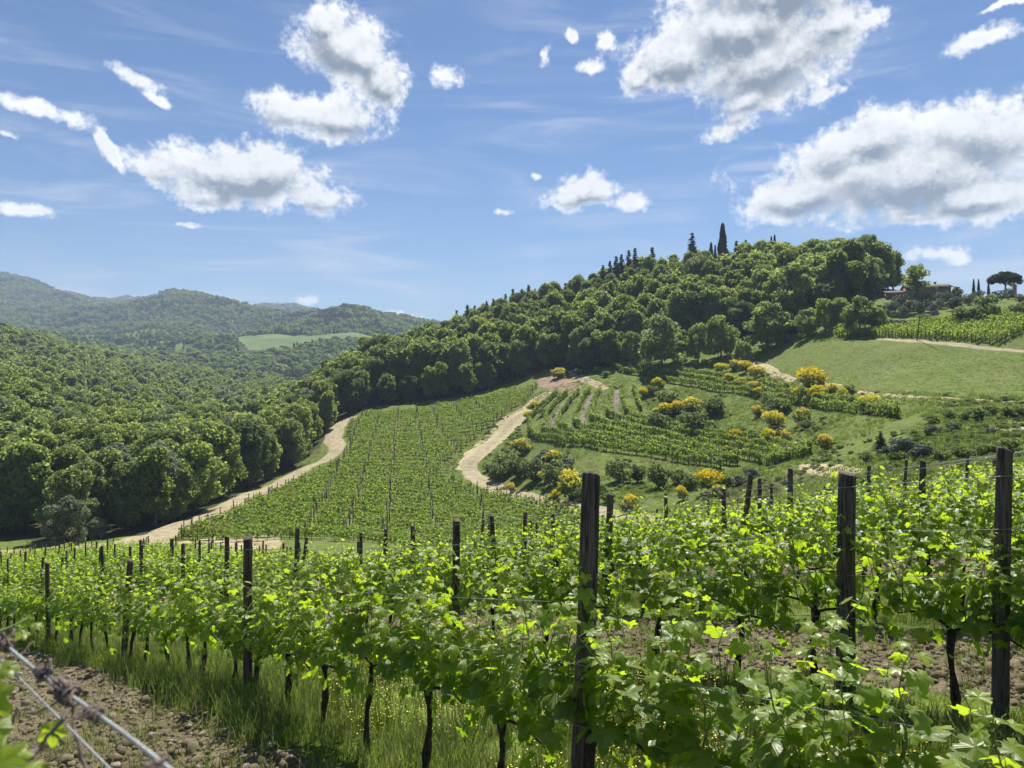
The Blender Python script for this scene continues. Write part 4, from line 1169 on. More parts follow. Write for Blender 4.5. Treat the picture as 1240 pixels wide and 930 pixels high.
# tall edge trees of the crest, right end of the wood
for px, tip, d, sx in ((1000, 292, 268, 1.1), (1022, 300, 262, 1.0), (1045, 298, 262, 1.1), (1062, 306, 258, .9), (1082, 305, 252, 1.0), (985, 290, 276, 1.1), (1072, 330, 246, 1.1)):
    tip_plant(RIDGE[int(px) % 5], px, tip, d, "tall dark tree against the sky at the open end of the crest wood", "tall trees at the open end of the crest wood", sx=sx)
for px, tip in ((838, 279), (730, 322), (739, 317), (746, 311), (753, 309), (761, 304), (769, 301), (566, 370), (575, 371), (589, 366), (597, 363), (612, 357), (621, 351), (632, 351), (640, 346), (648, 351), (790, 300), (553, 377), (892, 292)):
    lab, grp = ("bushy dark conifer left of the tall cypress on the crest" if False else "broad dark conifer on the crest next to the tall cypress", None) if px in (838,) else ("small dark spiky conifer poking above the wooded ridge", "spiky conifers along the wooded ridge")
    tip_plant(CON[0 if px == 838 else px % 2], px, tip - (0 if px == 838 else 3), 322 if px > 700 else 326, lab, grp, sx=.9)
tip_plant(CYP[1], 875, 271, 318, "tallest cypress, a broad black spire on the wooded crest", sx=1.15, name='cypress_tree')
for px, tip, sx in ((861, 294, 1.0), (866, 297, .8), (903, 291, .9), (934, 287, .8), (938, 285, .8)):
    tip_plant(CYP[px % 2], px, tip, 318, "short dark cypress top showing over the wooded crest", "short cypresses on the wooded crest", sx=sx, name='cypress_tree')

# the hilltop by the house
PINE = umbrella_pine_kind(497)
def on_hill(px, d): x = (px - 620) / FP * d; return x, d, Hf(x, d)
x, d, z = on_hill(1217, 214); plant(PINE, x, d, (HY - 328) / FP * d - z, "umbrella pine with flat dark dome and bare branching trunk", 'tree', None, z=z, sx=1.08)
for px, lab in ((1179, "slim cypress of the close pair, further from the umbrella pine"), (1185, "slim cypress of the close pair, nearer to the umbrella pine"), (1197, "slim cypress standing by itself between the pair and the umbrella pine")):
    x, d, z = on_hill(px, 219); plant(CYP[0], x, d, (HY - (338 if px < 1190 else 340)) / FP * d - z, lab, 'tree', None, z=z, sx=1.1, name='cypress_tree')
LONE = lone_kind(491)
x, d, z = on_hill(1110, 205); plant(LONE, x, d, (HY - 319) / FP * d - z, "lone tree with bare trunk and rounded crown in front of the stone house", 'tree', None, z=z, sx=1.0)
x, d, z = on_hill(1158, 208); plant(ROUND[0], x, d, (HY - 347) / FP * d - z, "small round tree just past the stone house corner", 'tree', None, z=z, sx=1.1)
rg = np.random.default_rng(31)
for i, px in enumerate((1070, 1083, 1090, 1097, 1104, 1120, 1130, 1139, 1148, 1160, 1171, 1183, 1064, 1076, 1090, 1113, 1124, 1142, 1153, 1207, 1222, 1236, 1100)):
    x, d, z = on_hill(px + rg.uniform(-2, 2), 186 + (i % 3) * 7)
    plant(OLIVE[i % 3], x, d, rg.uniform(2.6, 3.8), "small silvery olive tree below the stone house", 'tree', "olive trees on the slope below the house", name='olive_tree', part_names=('trunk', 'crown'), z=z, sx=1.15)
for px, y, hp, sx, lab in ((1173, 391, 22, 1.5, "wide dark bush above the upper vine rows beside the terrace wall"), (1198, 386, 30, .9, "tall dense bush beside the wide dark bush above the upper vines"), (1238, 384, 20, 1.3, "dark bush below the stone pillar"), (1123, 389, 9, 2.0, "low dark clump of scrub at the foot of the terrace wall")):
    x, d, z = ground_at(px, y, 120); plant(SHRUB[int(px) % 3], x, d, hp / FP * d, lab, 'bush', None, z=z, sx=sx, name='shrub', part_names=('stem', 'foliage'))

# olive terraces on the far slope, and the pale tree at the foot of the wood
x, d, z = ground_at(84, 662, 90); plant(PALE, x, d, 62 / FP * d, "pale silvery green tree at the foot of the valley wood", 'tree', None, z=z, sx=.9)
x, d, z = ground_at(118, 652, 95); plant(PALE, x, d, 26 / FP * d, "low pale green bush beside the silvery tree", 'bush', None, name='shrub', z=z, sx=1.2)

# stone house
def house():
    x, d, z = on_hill(1121, 214); rz = R(-16)
    r = bpy.data.objects.new('stone_house', None); COL.objects.link(r); r.location = (x, d, z - 1.5); r.rotation_euler = (0, 0, rz)
    tag(r, "long low stone farmhouse with shallow tiled roof on the hilltop", 'house')
    Wd, Dp, Hh = 11.2, 7.0, 4.3
    def slabs(cx, cy, w, dpt, h, openings, nm, front=True):
        mb = MB(); t = .5
        # front wall pieced round its openings
        xs = sorted({-w / 2, w / 2, *[o[0] - o[2] / 2 for o in openings], *[o[0] + o[2] / 2 for o in openings]})
        for a, b in zip(xs[:-1], xs[1:]):
            o = [q for q in openings if abs((a + b) / 2 - q[0]) < q[2] / 2]
            if not o: mb.box((cx + (a + b) / 2, cy - dpt / 2 + t / 2, h / 2), (b - a, t, h))
            else:
                q = o[0]
                if q[1] > 0: mb.box((cx + q[0], cy - dpt / 2 + t / 2, q[1] / 2), (b - a, t, q[1]))
                mb.box((cx + q[0], cy - dpt / 2 + t / 2, (q[1] + q[3] + h) / 2), (b - a, t, h - q[1] - q[3]))
        mb.box((cx, cy + dpt / 2 - t / 2, h / 2), (w, t, h))
        for sgn in (-1, 1): mb.box((cx + sgn * (w / 2 - t / 2), cy, h / 2), (t - .01, dpt - 2 * t, h))
        put('wall', mb.mesh(nm, M['stone']), parent=r)
        for q in openings:
            fr = MB(); dd = cy - dpt / 2 + .18
            for sx in (-1, 1): fr.box((cx + q[0] + sx * (q[2] / 2 - .05), dd, q[1] + q[3] / 2), (.1, .1, q[3]))
            for zz in (q[1] + .05, q[1] + q[3] - .05): fr.box((cx + q[0], dd + .003, zz), (q[2] - .2, .09, .1))
            fo = put('window' if q[1] > 0 else 'door', fr.mesh('frame', M['woodframe']), parent=r)
            pn = MB(); pn.box((cx + q[0], dd + .06, q[1] + q[3] / 2), (q[2] - .05, .03, q[3] - .05)); put('pane' if q[1] > 0 else 'door_leaf', pn.mesh('pane', M['dark'] if q[1] > 0 else M['woodframe']), parent=fo)
    slabs(0, 0, Wd, Dp, Hh, [(-3.4, 1.4, .9, 1.2), (0.2, 1.4, .9, 1.2), (3.6, 1.5, .9, 1.1)], 'wall')
    slabs(-8.1, .6, 5.0, 5.4, 3.0, [(-1.2, 0, 1.0, 2.1), (1.2, 1.2, .8, 1.0)], 'wall')
    def roof(cx, cy, w, dpt, h, rise):
        mb = MB(); e = .45
        yv = [-dpt / 2 - e, 0, dpt / 2 + e]; zv = [h - .12, h + rise, h - .12]
        V = []
        for xx in (-w / 2 - e, w / 2 + e):
            for th in (0, .18):
                for a, b in zip(yv, zv): V.append((cx + xx, cy + a, b + th))
        V = np.array(V)
        q = np.array([[0, 6, 7, 1], [1, 7, 8, 2], [3, 4, 10, 9], [4, 5, 11, 10], [0, 3, 9, 6], [2, 8, 11, 5], [0, 1, 4, 3], [1, 2, 5, 4], [6, 9, 10, 7], [7, 10, 11, 8]])
        mb.add(V, [q])
        # gable infill
        ro = put('roof', mb.mesh('roof', M['tile']), parent=r)
        g = MB()
        for sx in (-1, 1):
            V2 = np.array([(cx + sx * (w / 2 - .02), cy - dpt / 2, h - .02), (cx + sx * (w / 2 - .02), cy + dpt / 2, h - .02), (cx + sx * (w / 2 - .02), cy, h + rise - .05)])
            V3 = V2 - [sx * .4, 0, 0]
            g.add(np.concatenate([V2, V3]), [np.array([[0, 1, 2], [3, 5, 4]]), np.array([[0, 3, 4, 1], [1, 4, 5, 2], [2, 5, 3, 0]])])
        put('gable', g.mesh('gable', M['stone']), parent=r)
        return ro
    ro = roof(0, 0, Wd, Dp, Hh, 1.0); roof(-8.1, .6, 5.0, 5.4, 3.0, .7)
    c = MB(); c.box((2.6, .9, Hh + 1.2), (.6, .6, 1.2)); c.box((2.6, .9, Hh + 1.86), (.75, .75, .1)); put('chimney', c.mesh('chimney', M['stone']), parent=ro)
house()

def hill_bits():
    rg = np.random.default_rng(33)
    x, d, z = on_hill(1228, 205); mb = MB(); mb.box((0, 0, 1.6), (.9, .9, 3.4)); mb.box((0, 0, 3.38), (1.15, 1.15, .16)); mb.box((0, 0, 3.62), (.7, .7, .32))
    tag(put('stone_pillar', mb.mesh('stone_pillar', M['stone']), (x, d, z)), "square stone pillar with flat cap beside the umbrella pine", 'pillar')
    # leaning pole
    x, d, z = ground_at(1110, 413, 110); L = 69 / FP * d
    mb = MB(); t = np.linspace(0, 1, 6); mb.tube(np.stack([t * L * .125, t * 0, -.4 + t * (L + .4)], 1), .13 - .05 * t, 8)
    r = bpy.data.objects.new('leaning_pole', None); COL.objects.link(r); r.location = (x, d, z); tag(r, "tall thin leaning wooden pole with crooked top at the edge of the upper vines", 'pole')
    put('shaft', mb.mesh('shaft', M['post'], True), parent=r)
    mb = MB(); mb.tube([(L * .125, 0, L - .05), (L * .125 + .35, 0, L + .45), (L * .125 + 1.0, 0, L + .6), (L * .125 + 1.7, 0, L + .35)], [.07, .06, .05, .04], 6); put('arm', mb.mesh('arm', M['post'], True), parent=r)
    for j, (a, b, lab) in enumerate((((1052, 388), (1136, 381), "low dry stone terrace wall below the olive trees"), ((1060, 394), (1110, 391), "short rough terrace wall just above the upper vine rows"), ((1078, 358), (1100, 356), "stone garden wall beside the farmhouse annex"))):
        A = np.array(ground_at(*a, 120)); B = np.array(ground_at(*b, 120)); n = int(np.linalg.norm(B - A) / .5); mb = MB()
        for i in range(n):
            t = (i + .5) / n; p = A + (B - A) * t; zz = Hf(p[0], p[1]); hgt = .9 + .15 * rg.random()
            for k in range(3):
                mb.box((p[0] + rg.normal(0, .03), p[1] + rg.normal(0, .03), zz - .1 + hgt * (k + .5) / 3), (.55, .45 + .06 * rg.random(), hgt / 3 + .02), math.atan2(B[1] - A[1], B[0] - A[0]) + rg.normal(0, .05))
        tag(put('terrace_wall', mb.mesh('terrace_wall', M['stone'])), lab, 'wall')
hill_bits()

# ------------------------------------------------------------------ rough grass on the slopes
def tuft(seed, n=12, h=.45, spread=.16, mat='grass', wid=.012, seg=3):
    rg = np.random.default_rng(seed); V = []; Q = []; r = []; c = 0
    for i in range(n):
        a = rg.uniform(0, 6.28); b = np.array([rg.normal(0, spread), rg.normal(0, spread), -.03]); hh = h * rg.uniform(.55, 1.15); ln = rg.uniform(.1, .55) * hh
        d = np.array([math.cos(a), math.sin(a), 0]); s = np.array([-d[1], d[0], 0]) * wid * rg.uniform(.7, 1.3); rv = rg.random()
        for k in range(seg + 1):
            t = k / seg; p = b + d * ln * t * t + np.array([0, 0, hh * t * (1 - .18 * t)]); w = (1 - t) ** .7
            V += [p - s * w, p + s * w] if k < seg else [p, p]; r += [rv, rv]
        for k in range(seg): Q.append([c + 2 * k, c + 2 * k + 1, c + 2 * k + 3, c + 2 * k + 2])
        c += 2 * (seg + 1)
    return mk_mesh('tuft', np.array(V), [np.array(Q)], rnd=r, mat=M[mat])

def slope_grass():
    rg = np.random.default_rng(41); n = 85000
    u = rg.uniform(-.52, .76, n); d = np.sqrt(rg.uniform(44 ** 2, 215 ** 2, n)); x = u * d; y = d
    z = H(x, y); px, py = proj(x, y, z)
    k = ~in_wood(x, y) & (px > 200) & (py > 405) & (py < 680)
    k &= ~inpoly(px, py, HILL_POLY)
    for C, w in ((PATH1, 3.6), (PATH2, 2.6)):
        dist = np.min((x[:, None] - C[None, ::3, 0]) ** 2 + (y[:, None] - C[None, ::3, 1]) ** 2, axis=1); k &= dist > w * w
    meadow = inpoly(px, py, [(905, 440), (940, 418), (1040, 411), (1240, 428), (1240, 478), (1060, 474), (960, 458)])
    clump = fbm(x / 7., y / 7., 61, 3); k &= (clump + rg.uniform(-.15, .15, n) > .42) | meadow
    k &= ~meadow | (rg.random(n) < .35)
    k &= ~inpoly(px, py, [(1050, 408), (1240, 414), (1240, 428), (1050, 414)])
    x, y, z, px, meadow = x[k], y[k], z[k], px[k], meadow[k]; m = len(x)
    s = rg.uniform(.5, 1.2, m) * np.where(meadow, .5, .8); dryk = fbm(x / 22., y / 22., 63, 3) + rg.normal(0, .06, m) > .60
    T = [tuft(600 + i, 14, .5, .26, 'grass', .035, 2) for i in range(4)] + [tuft(610 + i, 12, .5, .25, 'drygrass', .03, 2) for i in range(2)]
    idx = np.where(dryk, rg.integers(4, 6, m), rg.integers(0, 4, m))
    scatter("slope_grass", np.stack([x, y, z], 1), rg.uniform(0, 6.28, m), np.stack([s * 1.3, s * 1.3, s], 1), idx, T, "rough grass covering the banks and meadow")
    print('slope grass', m)
slope_grass()

def bank_scrub():
    rg = np.random.default_rng(43); n = 16000
    u = rg.uniform(-.1, .76, n); d = np.sqrt(rg.uniform(48 ** 2, 200 ** 2, n)); x = u * d; y = d
    z = H(x, y); px, py = proj(x, y, z)
    k = ~in_wood(x, y) & (py > 425) & (py < 640) & ~inpoly(px, py, HILL_POLY) & (px > 585)
    k &= ~inpoly(px, py, [(905, 440), (940, 410), (1040, 402), (1270, 370), (1270, 480), (1060, 474), (960, 458)])
    x, y, z, px = x[k], y[k], z[k], px[k]
    k = np.ones(len(x), bool)
    for C, w in ((PATH2, 2.6),): k &= np.min((x[:, None] - C[None, ::3, 0]) ** 2 + (y[:, None] - C[None, ::3, 1]) ** 2, axis=1) > w * w
    k &= np.min((x[:, None] - VINES2[None, ::2, 0]) ** 2 + (y[:, None] - VINES2[None, ::2, 1]) ** 2, axis=1) > 2.0 ** 2
    cl = fbm(x / 5., y / 5., 95, 4)
    k &= cl + rg.uniform(-.10, .10, len(x)) > .60
    x, y, z = x[k], y[k], z[k]; m = len(x); s = rg.uniform(.10, .30, m)
    T = [k_.crown for k_ in SHRUB] + [GREY[0].crown]
    scatter("bank_scrub", np.stack([x, y, z - .1], 1), rg.uniform(0, 6.28, m), np.stack([s * 1.5, s * 1.5, s], 1), rg.choice(4, m, p=[.35, .33, .28, .04]), T, "low weeds and scrub covering the rough banks")
    print('scrub', m)
bank_scrub()

# ------------------------------------------------------------------ the front vineyard
def leaf_template(nout, rings, curl=.26, fold=.08):
    ph = np.linspace(-math.pi, math.pi, nout, endpoint=False) + math.pi / nout
    def rad(p):
        r = .60 + 0 * p
        for c, a, w in ((0, 1.0, 27), (R(61), .90, 25), (-R(61), .90, 25), (R(118), .72, 27), (-R(118), .72, 27)):
            d = (p - c + math.pi) % (2 * math.pi) - math.pi
            r = np.maximum(r, a * np.exp(-(d / R(w)) ** 2 * .55))
        r = r * (1 - .80 * np.exp(-((np.abs(p) - math.pi) / .22) ** 2))
        if nout >= 30: r = r * (1 + .10 * np.abs(np.sin(p * 10 + .4)) - .03)
        return r
    r = rad(ph)
    def pt(p, q): return np.stack([np.sin(p) * q, np.cos(p) * q], 1)
    P = [np.zeros((1, 2))]
    for f in rings: P.append(pt(ph, r * f))
    P = np.concatenate(P); d = np.linalg.norm(P, axis=1); a = np.arctan2(P[:, 0], P[:, 1])
    z = -curl * d ** 2 + .07 * d * np.cos(a * 360 / 61) + fold * np.abs(P[:, 0]) + .035 * np.sin(P[:, 0] * 9 + curl * 20) * d
    V = np.column_stack([P * [.62, .62], z * .62]); V[:, 1] += .02
    n = nout; k = np.arange(n); k2 = (k + 1) % n
    tri = np.stack([np.zeros(n, int), 1 + k2, 1 + k], 1); polys = [tri]
    for i in range(len(rings) - 1):
        a0 = 1 + i * n; b0 = 1 + (i + 1) * n
        polys.append(np.stack([a0 + k, a0 + k2, b0 + k2, b0 + k], 1))
    return V, polys, P
LEAF = {0: leaf_template(42, (.4, .75, 1.0)), 1: leaf_template(16, (1.0,)), 2: leaf_template(10, (1.0,))}
LEAF0S = [leaf_template(42, (.4, .75, 1.0), c, f) for c, f in ((.26, .08), (.5, .15), (.05, -.12), (.62, -.05), (.18, .42))]

def grapevine(seed, lod, straggly=0.0):
    rg = np.random.default_rng(seed)
    tm = MB(); sm = MB(); lm = MB()
    ns = (8, 6, 4)[lod]
    # trunk: dark, knotted, leaning a little
    n = (12, 7, 4)[lod]; t = np.linspace(0, 1, n); hz = rg.uniform(.56, .68)
    lean = rg.normal(0, .035, 2)
    path = np.stack([lean[0] * (1 - t) + .018 * np.sin(t * 6 + seed), lean[1] * (1 - t) + .014 * np.cos(t * 6 + seed), -.12 + (hz + .12) * t], 1)
    rr = (.030 - .010 * t) * (1 + .28 * np.sin(t * 13 + seed * 1.7)) * rg.uniform(.85, 1.2)
    rr[-1] *= 1.4
    tm.tube(path, rr, ns, jit=.35 if lod < 2 else 0, rg=rg)
    if lod < 2 and rg.random() < .6:    # old spur low on the trunk
        k = n // 3; a = rg.uniform(0, 6.28); p = path[k]
        tm.tube([p, p + [math.cos(a) * .04, math.sin(a) * .03, .05], p + [math.cos(a) * .045, math.sin(a) * .035, .13]], [.024, .022, .010], ns, jit=.4, rg=rg)
    # fruiting canes along the wire
    top = path[-1]
    for sgn in (-1, 1):
        L = rg.uniform(.36, .48); tt = np.linspace(0, 1, 6 if lod < 2 else 3)
        tm.tube(top + np.stack([sgn * L * tt, .015 * np.sin(tt * 5 + seed), .07 * np.sin(tt * 2.6) - .02 * tt], 1), .011 - .005 * tt, max(4, ns - 3))
    nsh = int(rg.integers(11, 14)) if lod < 2 else 11
    LP = []; LN = []; LU = []; LS = []; LR = []
    for i in range(nsh):
        f = (i + .5) / nsh * 2 - 1; b = top + np.array([f * .46, rg.normal(0, .02), .05])
        L = rg.uniform(.38, .98) * (1 - .10 * abs(f)) + straggly * rg.uniform(0, .3)
        dx, dy = rg.normal(0, .17) * L, rg.normal(0, .27) * L; flop = rg.uniform(0, .22) * L
        m = 8 if lod == 0 else 5; tt = np.linspace(0, 1, m)
        S = b + np.stack([dx * tt + .02 * np.sin(tt * 9 + i), dy * tt ** 1.4 + .02 * np.cos(tt * 8 + i), L * tt - flop * tt ** 3], 1)
        if lod < 2: sm.tube(S, .0045 - .003 * tt, 5 if lod == 0 else 4, cap=False)
        step = (.047, .052, .064)[lod]
        nl = int(L / step); alt = rg.uniform(0, 6.28)
        for j in range(nl):
            u = (j + .6) / nl; p = np.array([np.interp(u, tt, S[:, q]) for q in range(3)])
            a = alt + j * math.pi + rg.normal(0, .55); o = np.array([math.cos(a), math.sin(a) * 1.1, 0.])
            sz = ((.128 if lod < 2 else .140) - .075 * u ** 1.6) * rg.uniform(.7, 1.2)
            pl = sz * .65; q = p + o * pl + np.array([0, 0, .25 * pl])
            if lod == 0: sm.tube([p, p + o * pl * .5 + [0, 0, .25 * pl], q], [.0018, .0016, .0014], 3, cap=False)
            nn = np.array([0, 0, .95]) + o * rg.uniform(.0, .95) + rg.normal(0, .34, 3)
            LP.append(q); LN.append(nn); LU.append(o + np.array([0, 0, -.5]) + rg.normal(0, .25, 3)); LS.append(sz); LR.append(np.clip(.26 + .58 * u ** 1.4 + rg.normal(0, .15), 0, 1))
        # curling tendrils near the tip
        if lod == 0 and rg.random() < .6:
            c = np.linspace(0, 1, 12); p = S[-2]; a = rg.uniform(0, 6.28)
            sm.tube(p + np.stack([np.cos(a) * .12 * c + .012 * np.sin(c * 14) * c, np.sin(a) * .12 * c + .012 * np.cos(c * 14) * c, .06 * c], 1), .0011, 3, cap=False)
    # leaves low round the head of the trunk
    for i in range((18, 18, 12)[lod]):
        a = rg.uniform(0, 6.28); o = np.array([math.cos(a), math.sin(a), 0.])
        p = top + np.array([rg.uniform(-.48, .48), rg.normal(0, .13), rg.uniform(-.16, .12)])
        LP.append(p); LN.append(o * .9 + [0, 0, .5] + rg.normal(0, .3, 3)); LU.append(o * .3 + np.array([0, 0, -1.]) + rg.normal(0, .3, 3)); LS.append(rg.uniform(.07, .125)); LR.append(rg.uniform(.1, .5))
    LP, LN, LU, LS, LR = map(np.array, (LP, LN, LU, LS, LR))
    T, polys, uv = LEAF[lod]
    # each leaf bent its own way
    Rm = frames(LN, rg, LU)
    mirror = rg.choice([-1, 1], len(LP))
    if lod == 0:
        wh = rg.integers(0, 5, len(LP))
        for q in range(5):
            kq_ = wh == q
            if kq_.any(): lm.stamp(LEAF0S[q][0] * [rg.uniform(.88, 1.1), 1, 1], polys, LP[kq_], Rm[kq_], LS[kq_] * 1.04, LR[kq_], uv)
    else:
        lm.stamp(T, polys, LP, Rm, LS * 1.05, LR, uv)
    V = np.concatenate(lm.V)
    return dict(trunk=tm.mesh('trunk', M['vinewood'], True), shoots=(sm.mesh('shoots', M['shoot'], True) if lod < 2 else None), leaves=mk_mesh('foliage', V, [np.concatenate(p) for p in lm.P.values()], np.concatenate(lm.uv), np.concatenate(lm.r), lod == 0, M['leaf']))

GV = {0: [grapevine(700 + i, 0) for i in range(7)], 1: [grapevine(720 + i, 1) for i in range(7)], 2: [grapevine(740 + i, 2) for i in range(6)]}

def vineyard_post(seed, r=.05, h=1.78, detail=True):
    rg = np.random.default_rng(seed); mb = MB(); n = 22 if detail else 4; ns = 14 if detail else 6
    z = np.concatenate([[-.3], np.linspace(0, h, n)]); t = z / h
    bow = rg.normal(0, .010, 2)
    pts = np.stack([bow[0] * np.sin(t * 3), bow[1] * np.sin(t * 2.6 + 1), z], 1)
    rad = r * (1.08 - .12 * t)
    th = np.arange(ns) / ns * 2 * np.pi
    prof = 1 + .06 * np.sin(th * 2 + seed) + .04 * np.sin(th * 5 + seed * 2)
    V = []
    for p, q in zip(pts, rad):
        rr = q * prof * (1 + (rg.random(ns) - .5) * .05)
        V.append(np.stack([p[0] + np.cos(th) * rr, p[1] + np.sin(th) * rr, np.full(ns, p[2]) + (p[2] > h - .01) * (np.cos(th + seed) * .012 + rg.random(ns) * .006)], 1))
    # worn top edge
    V.append(V[-1] * 1.0); V[-1] = (V[-1] - pts[-1]) * [.82, .82, 1] + pts[-1] + [0, 0, .010]
    c = len(V) * ns; V.append(np.array([pts[-1] + [0, 0, .004]]))
    m = len(V) - 1; i = np.arange(m - 1)[:, None] * ns; j = np.arange(ns)[None]; k = (j + 1) % ns
    q4 = np.stack([i + j, i + k, i + ns + k, i + ns + j], -1).reshape(-1, 4)
    tri = np.stack([(m - 1) * ns + np.arange(ns), (m - 1) * ns + (np.arange(ns) + 1) % ns, np.full(ns, c)], 1)
    return mk_mesh('vineyard_post', np.concatenate(V), [q4, tri], smooth=True, mat=M['post'])
VPN = [vineyard_post(800 + i, .05) for i in range(5)]
VPF = [vineyard_post(810 + i, .05, detail=False) for i in range(4)]

ROW_RZ = math.atan2(.785, -.62)
NROWS = 17
def row_rz(s):
    t = min(max(0, s - 7), 28); return ROW_RZ + math.atan(.0104 * t)
def edge_y(px): return np.interp(px, [0, 150, 330, 520, 700, 900, 1240], [72, 62, 48, 43, 42, 40, 37])
def row_pt(k, s, off=0.0):
    n = ROW_N0 + ROW_DN * k + off + float(bend(s))
    return n * NV[0] + s * UV_[0], n * NV[1] + s * UV_[1]
ORD = ["front", "second", "third", "fourth", "fifth", "sixth", "seventh", "eighth", "ninth", "tenth", "eleventh", "twelfth", "thirteenth", "fourteenth", "fifteenth", "sixteenth", "seventeenth"]

def build_rows():
    rg = np.random.default_rng(51); vines = []; posts = []
    for k in range(NROWS):
        s0 = 3.6 + (0 if k == 0 else rg.uniform(-.4, .4))
        for i in range(-60, 120):
            s = s0 + i * .84 + (rg.normal(0, .06) if not (k == 0 and -3 < i < 6) else 0); x, y = row_pt(k, s, rg.normal(0, .02))
            if y < 1.6: continue
            px = 620 + FP * x / y
            if px < -110 or px > 1330 or y > edge_y(px): continue
            if rg.random() < .04 and y > 9: continue
            if k == 0 and abs(s - 8.05) < .25: continue
            vines.append((y, k, s, x, y, px))
        for i in range(-12, 24):
            s = 2.83 + i * 5.24 + (rg.normal(0, .25) if (k > 1 or i > 1) else 0); x, y = row_pt(k, s)
            if y < 1.6: continue
            px = 620 + FP * x / y
            if px < -30 or px > 1270 or y > edge_y(px): continue
            posts.append((y, k, s, x, y, px))
            if k > 0 and (k > 1 or i > 1) and rg.random() < .6:
                s2 = s + rg.uniform(1.5, 3.7); x2, y2 = row_pt(k, s2, .05); posts.append((y2, k, s2, x2, y2, 620 + FP * x2 / y2))
    for s in (1.80,):
        x, y = row_pt(1, s); posts.append((y, 1, s, x, y, 620 + FP * x / y))
    posts = [p for p in posts if not (p[1] == 0 and p[2] < 0) and not (p[1] == 2 and p[2] < 4.5)]
    vines.sort(); posts.sort()
    # --- vines
    names = {}
    for n_, (q, k, s, x, y, px) in enumerate(vines[:298]):
        lod = 0 if y < 7.5 or (k < 2 and y < 9) else 1 if y < 21 else 2
        kd = GV[lod][rg.integers(len(GV[lod]))]
        r = bpy.data.objects.new('grapevine', None); COL.objects.link(r); r.empty_display_size = .2
        r.location = (x, y, Hf(x, y)); r.rotation_euler = (rg.normal(0, .03), rg.normal(0, .03), row_rz(s) + (math.pi if rg.random() < .5 else 0) + rg.normal(0, .06))
        sc = rg.uniform(.9, 1.12); r.scale = (1, rg.uniform(.9, 1.15), sc)
        if k == 0 and s < 2.6: r.scale = (1.16, 1.16, .98 if s > 1.3 else .86)
        grp = "grapevines of the %s trellis row" % ORD[k]
        if k == 0:
            i = int(round((s - 3.6) / .84))
            nm = {-3: "large leafed vine in the front row, lowest in the corner furthest from the leaning post", -2: "large leafed vine of the front row, between the thick posts", -1: "vine whose leaves wrap the thick leaning front post", 0: "grapevine in the front row, first past the thick leaning post", 1: "grapevine in the front row, second past the thick leaning post",
                  2: "grapevine in the front row, third past the thick leaning post", 3: "grapevine in the front row, midway between two posts", 4: "grapevine in the front row, two before the next tall post", 5: "grapevine in the front row, just before the next tall post"}.get(i)
            if nm: lab = nm; grp = None
            elif s < 14: lab = "grapevine of the front row above tall grass, beyond the second post"
            else: lab = "far grapevine near the low end of the front row"; grp = "grapevines at the low end of the front row"
        else:
            lab = "bright green grapevine trained along the %s trellis row" % ORD[k]
        tag(r, lab, 'grapevine', grp)
        put('trunk', kd['trunk'], parent=r); put('foliage', kd['leaves'], parent=r)
        if kd['shoots'] is not None: put('shoots', kd['shoots'], parent=r)
    rest = vines[298:]; m = len(rest)
    if m:
        P = np.array([(v[3], v[4]) for v in rest]); z = H(P[:, 0], P[:, 1])
        # whole far vines: leaves and trunk in one template
        T = []
        for kd in GV[2]:
            a, b = kd['leaves'], kd['trunk']
            va = np.empty(len(a.vertices) * 3); a.vertices.foreach_get('co', va); vb = np.empty(len(b.vertices) * 3); b.vertices.foreach_get('co', vb)
            def pl(me, off):
                d = {}
                for p in me.polygons: d.setdefault(p.loop_total, []).append([v + off for v in p.vertices])
                return d
            na = len(a.vertices); ra = np.empty(na); a.attributes['rnd'].data.foreach_get('value', ra)
            pa, pb = pl(a, 0), pl(b, na)
            me = mk_mesh('far_grapevine', np.concatenate([va.reshape(-1, 3), vb.reshape(-1, 3)]), [np.array(v) for v in pa.values()] + [np.array(v) for v in pb.values()], rnd=np.concatenate([ra, np.zeros(len(b.vertices))]))
            me.materials.append(M['leaf']); me.materials.append(M['vinewood'])
            mi = np.zeros(len(me.polygons), np.int32); mi[sum(len(v) for v in pa.values()):] = 1; me.polygons.foreach_set('material_index', mi); T.append(me)
        s = rg.uniform(.9, 1.12, m)
        scatter("distant_grapevines", np.column_stack([P, z]), np.array([row_rz(v[2]) for v in rest]) + rg.normal(0, .08, m), np.stack([s, s * 1.1, s], 1), rg.integers(0, len(T), m), T, "leafy vines filling the far rows of the front vineyard")
    # --- posts
    for n_, (q, k, s, x, y, px) in enumerate(posts[:295]):
        near = y < 16
        me = (VPN if near else VPF)[rg.integers(4)]
        hs = rg.uniform(.93, 1.06); rad = rg.uniform(.75, 1.05); tx, ty = rg.normal(0, .03, 2)
        lab = "weathered dark post standing in the %s trellis row" % ORD[k]; grp = "posts of the %s trellis row" % ORD[k]
        if k == 0 and s < 5: lab = "thick weathered front post, the tallest of all, with large vine leaves round its foot"; grp = None; hs = 1.105; rad = .95; tx, ty = 0.0, .038; x -= .045; me = VPN[0]
        elif k == 0 and s < 10: lab = "dark upright post in the front row above tall grass"; grp = None; hs = .98; rad = 1.0; tx = ty = .0
        elif k == 1 and s < 2.5: lab = "tall weathered post in the second row with wires crossing it, near the picture's edge"; grp = None; hs = 1.0; rad = .9; tx = 0; ty = .02
        elif k == 1 and s < 5: lab = "thick straight dark post in the second row with wires stapled across"; grp = None; hs = .97; rad = 1.3; tx = 0; ty = .012; me = VPN[2]
        elif k == 1 and s < 10: lab = "upright dark post in the second row behind the bright vines"; grp = None; rad = 1.05; tx = ty = 0
        elif rg.random() < .12: ty += .10
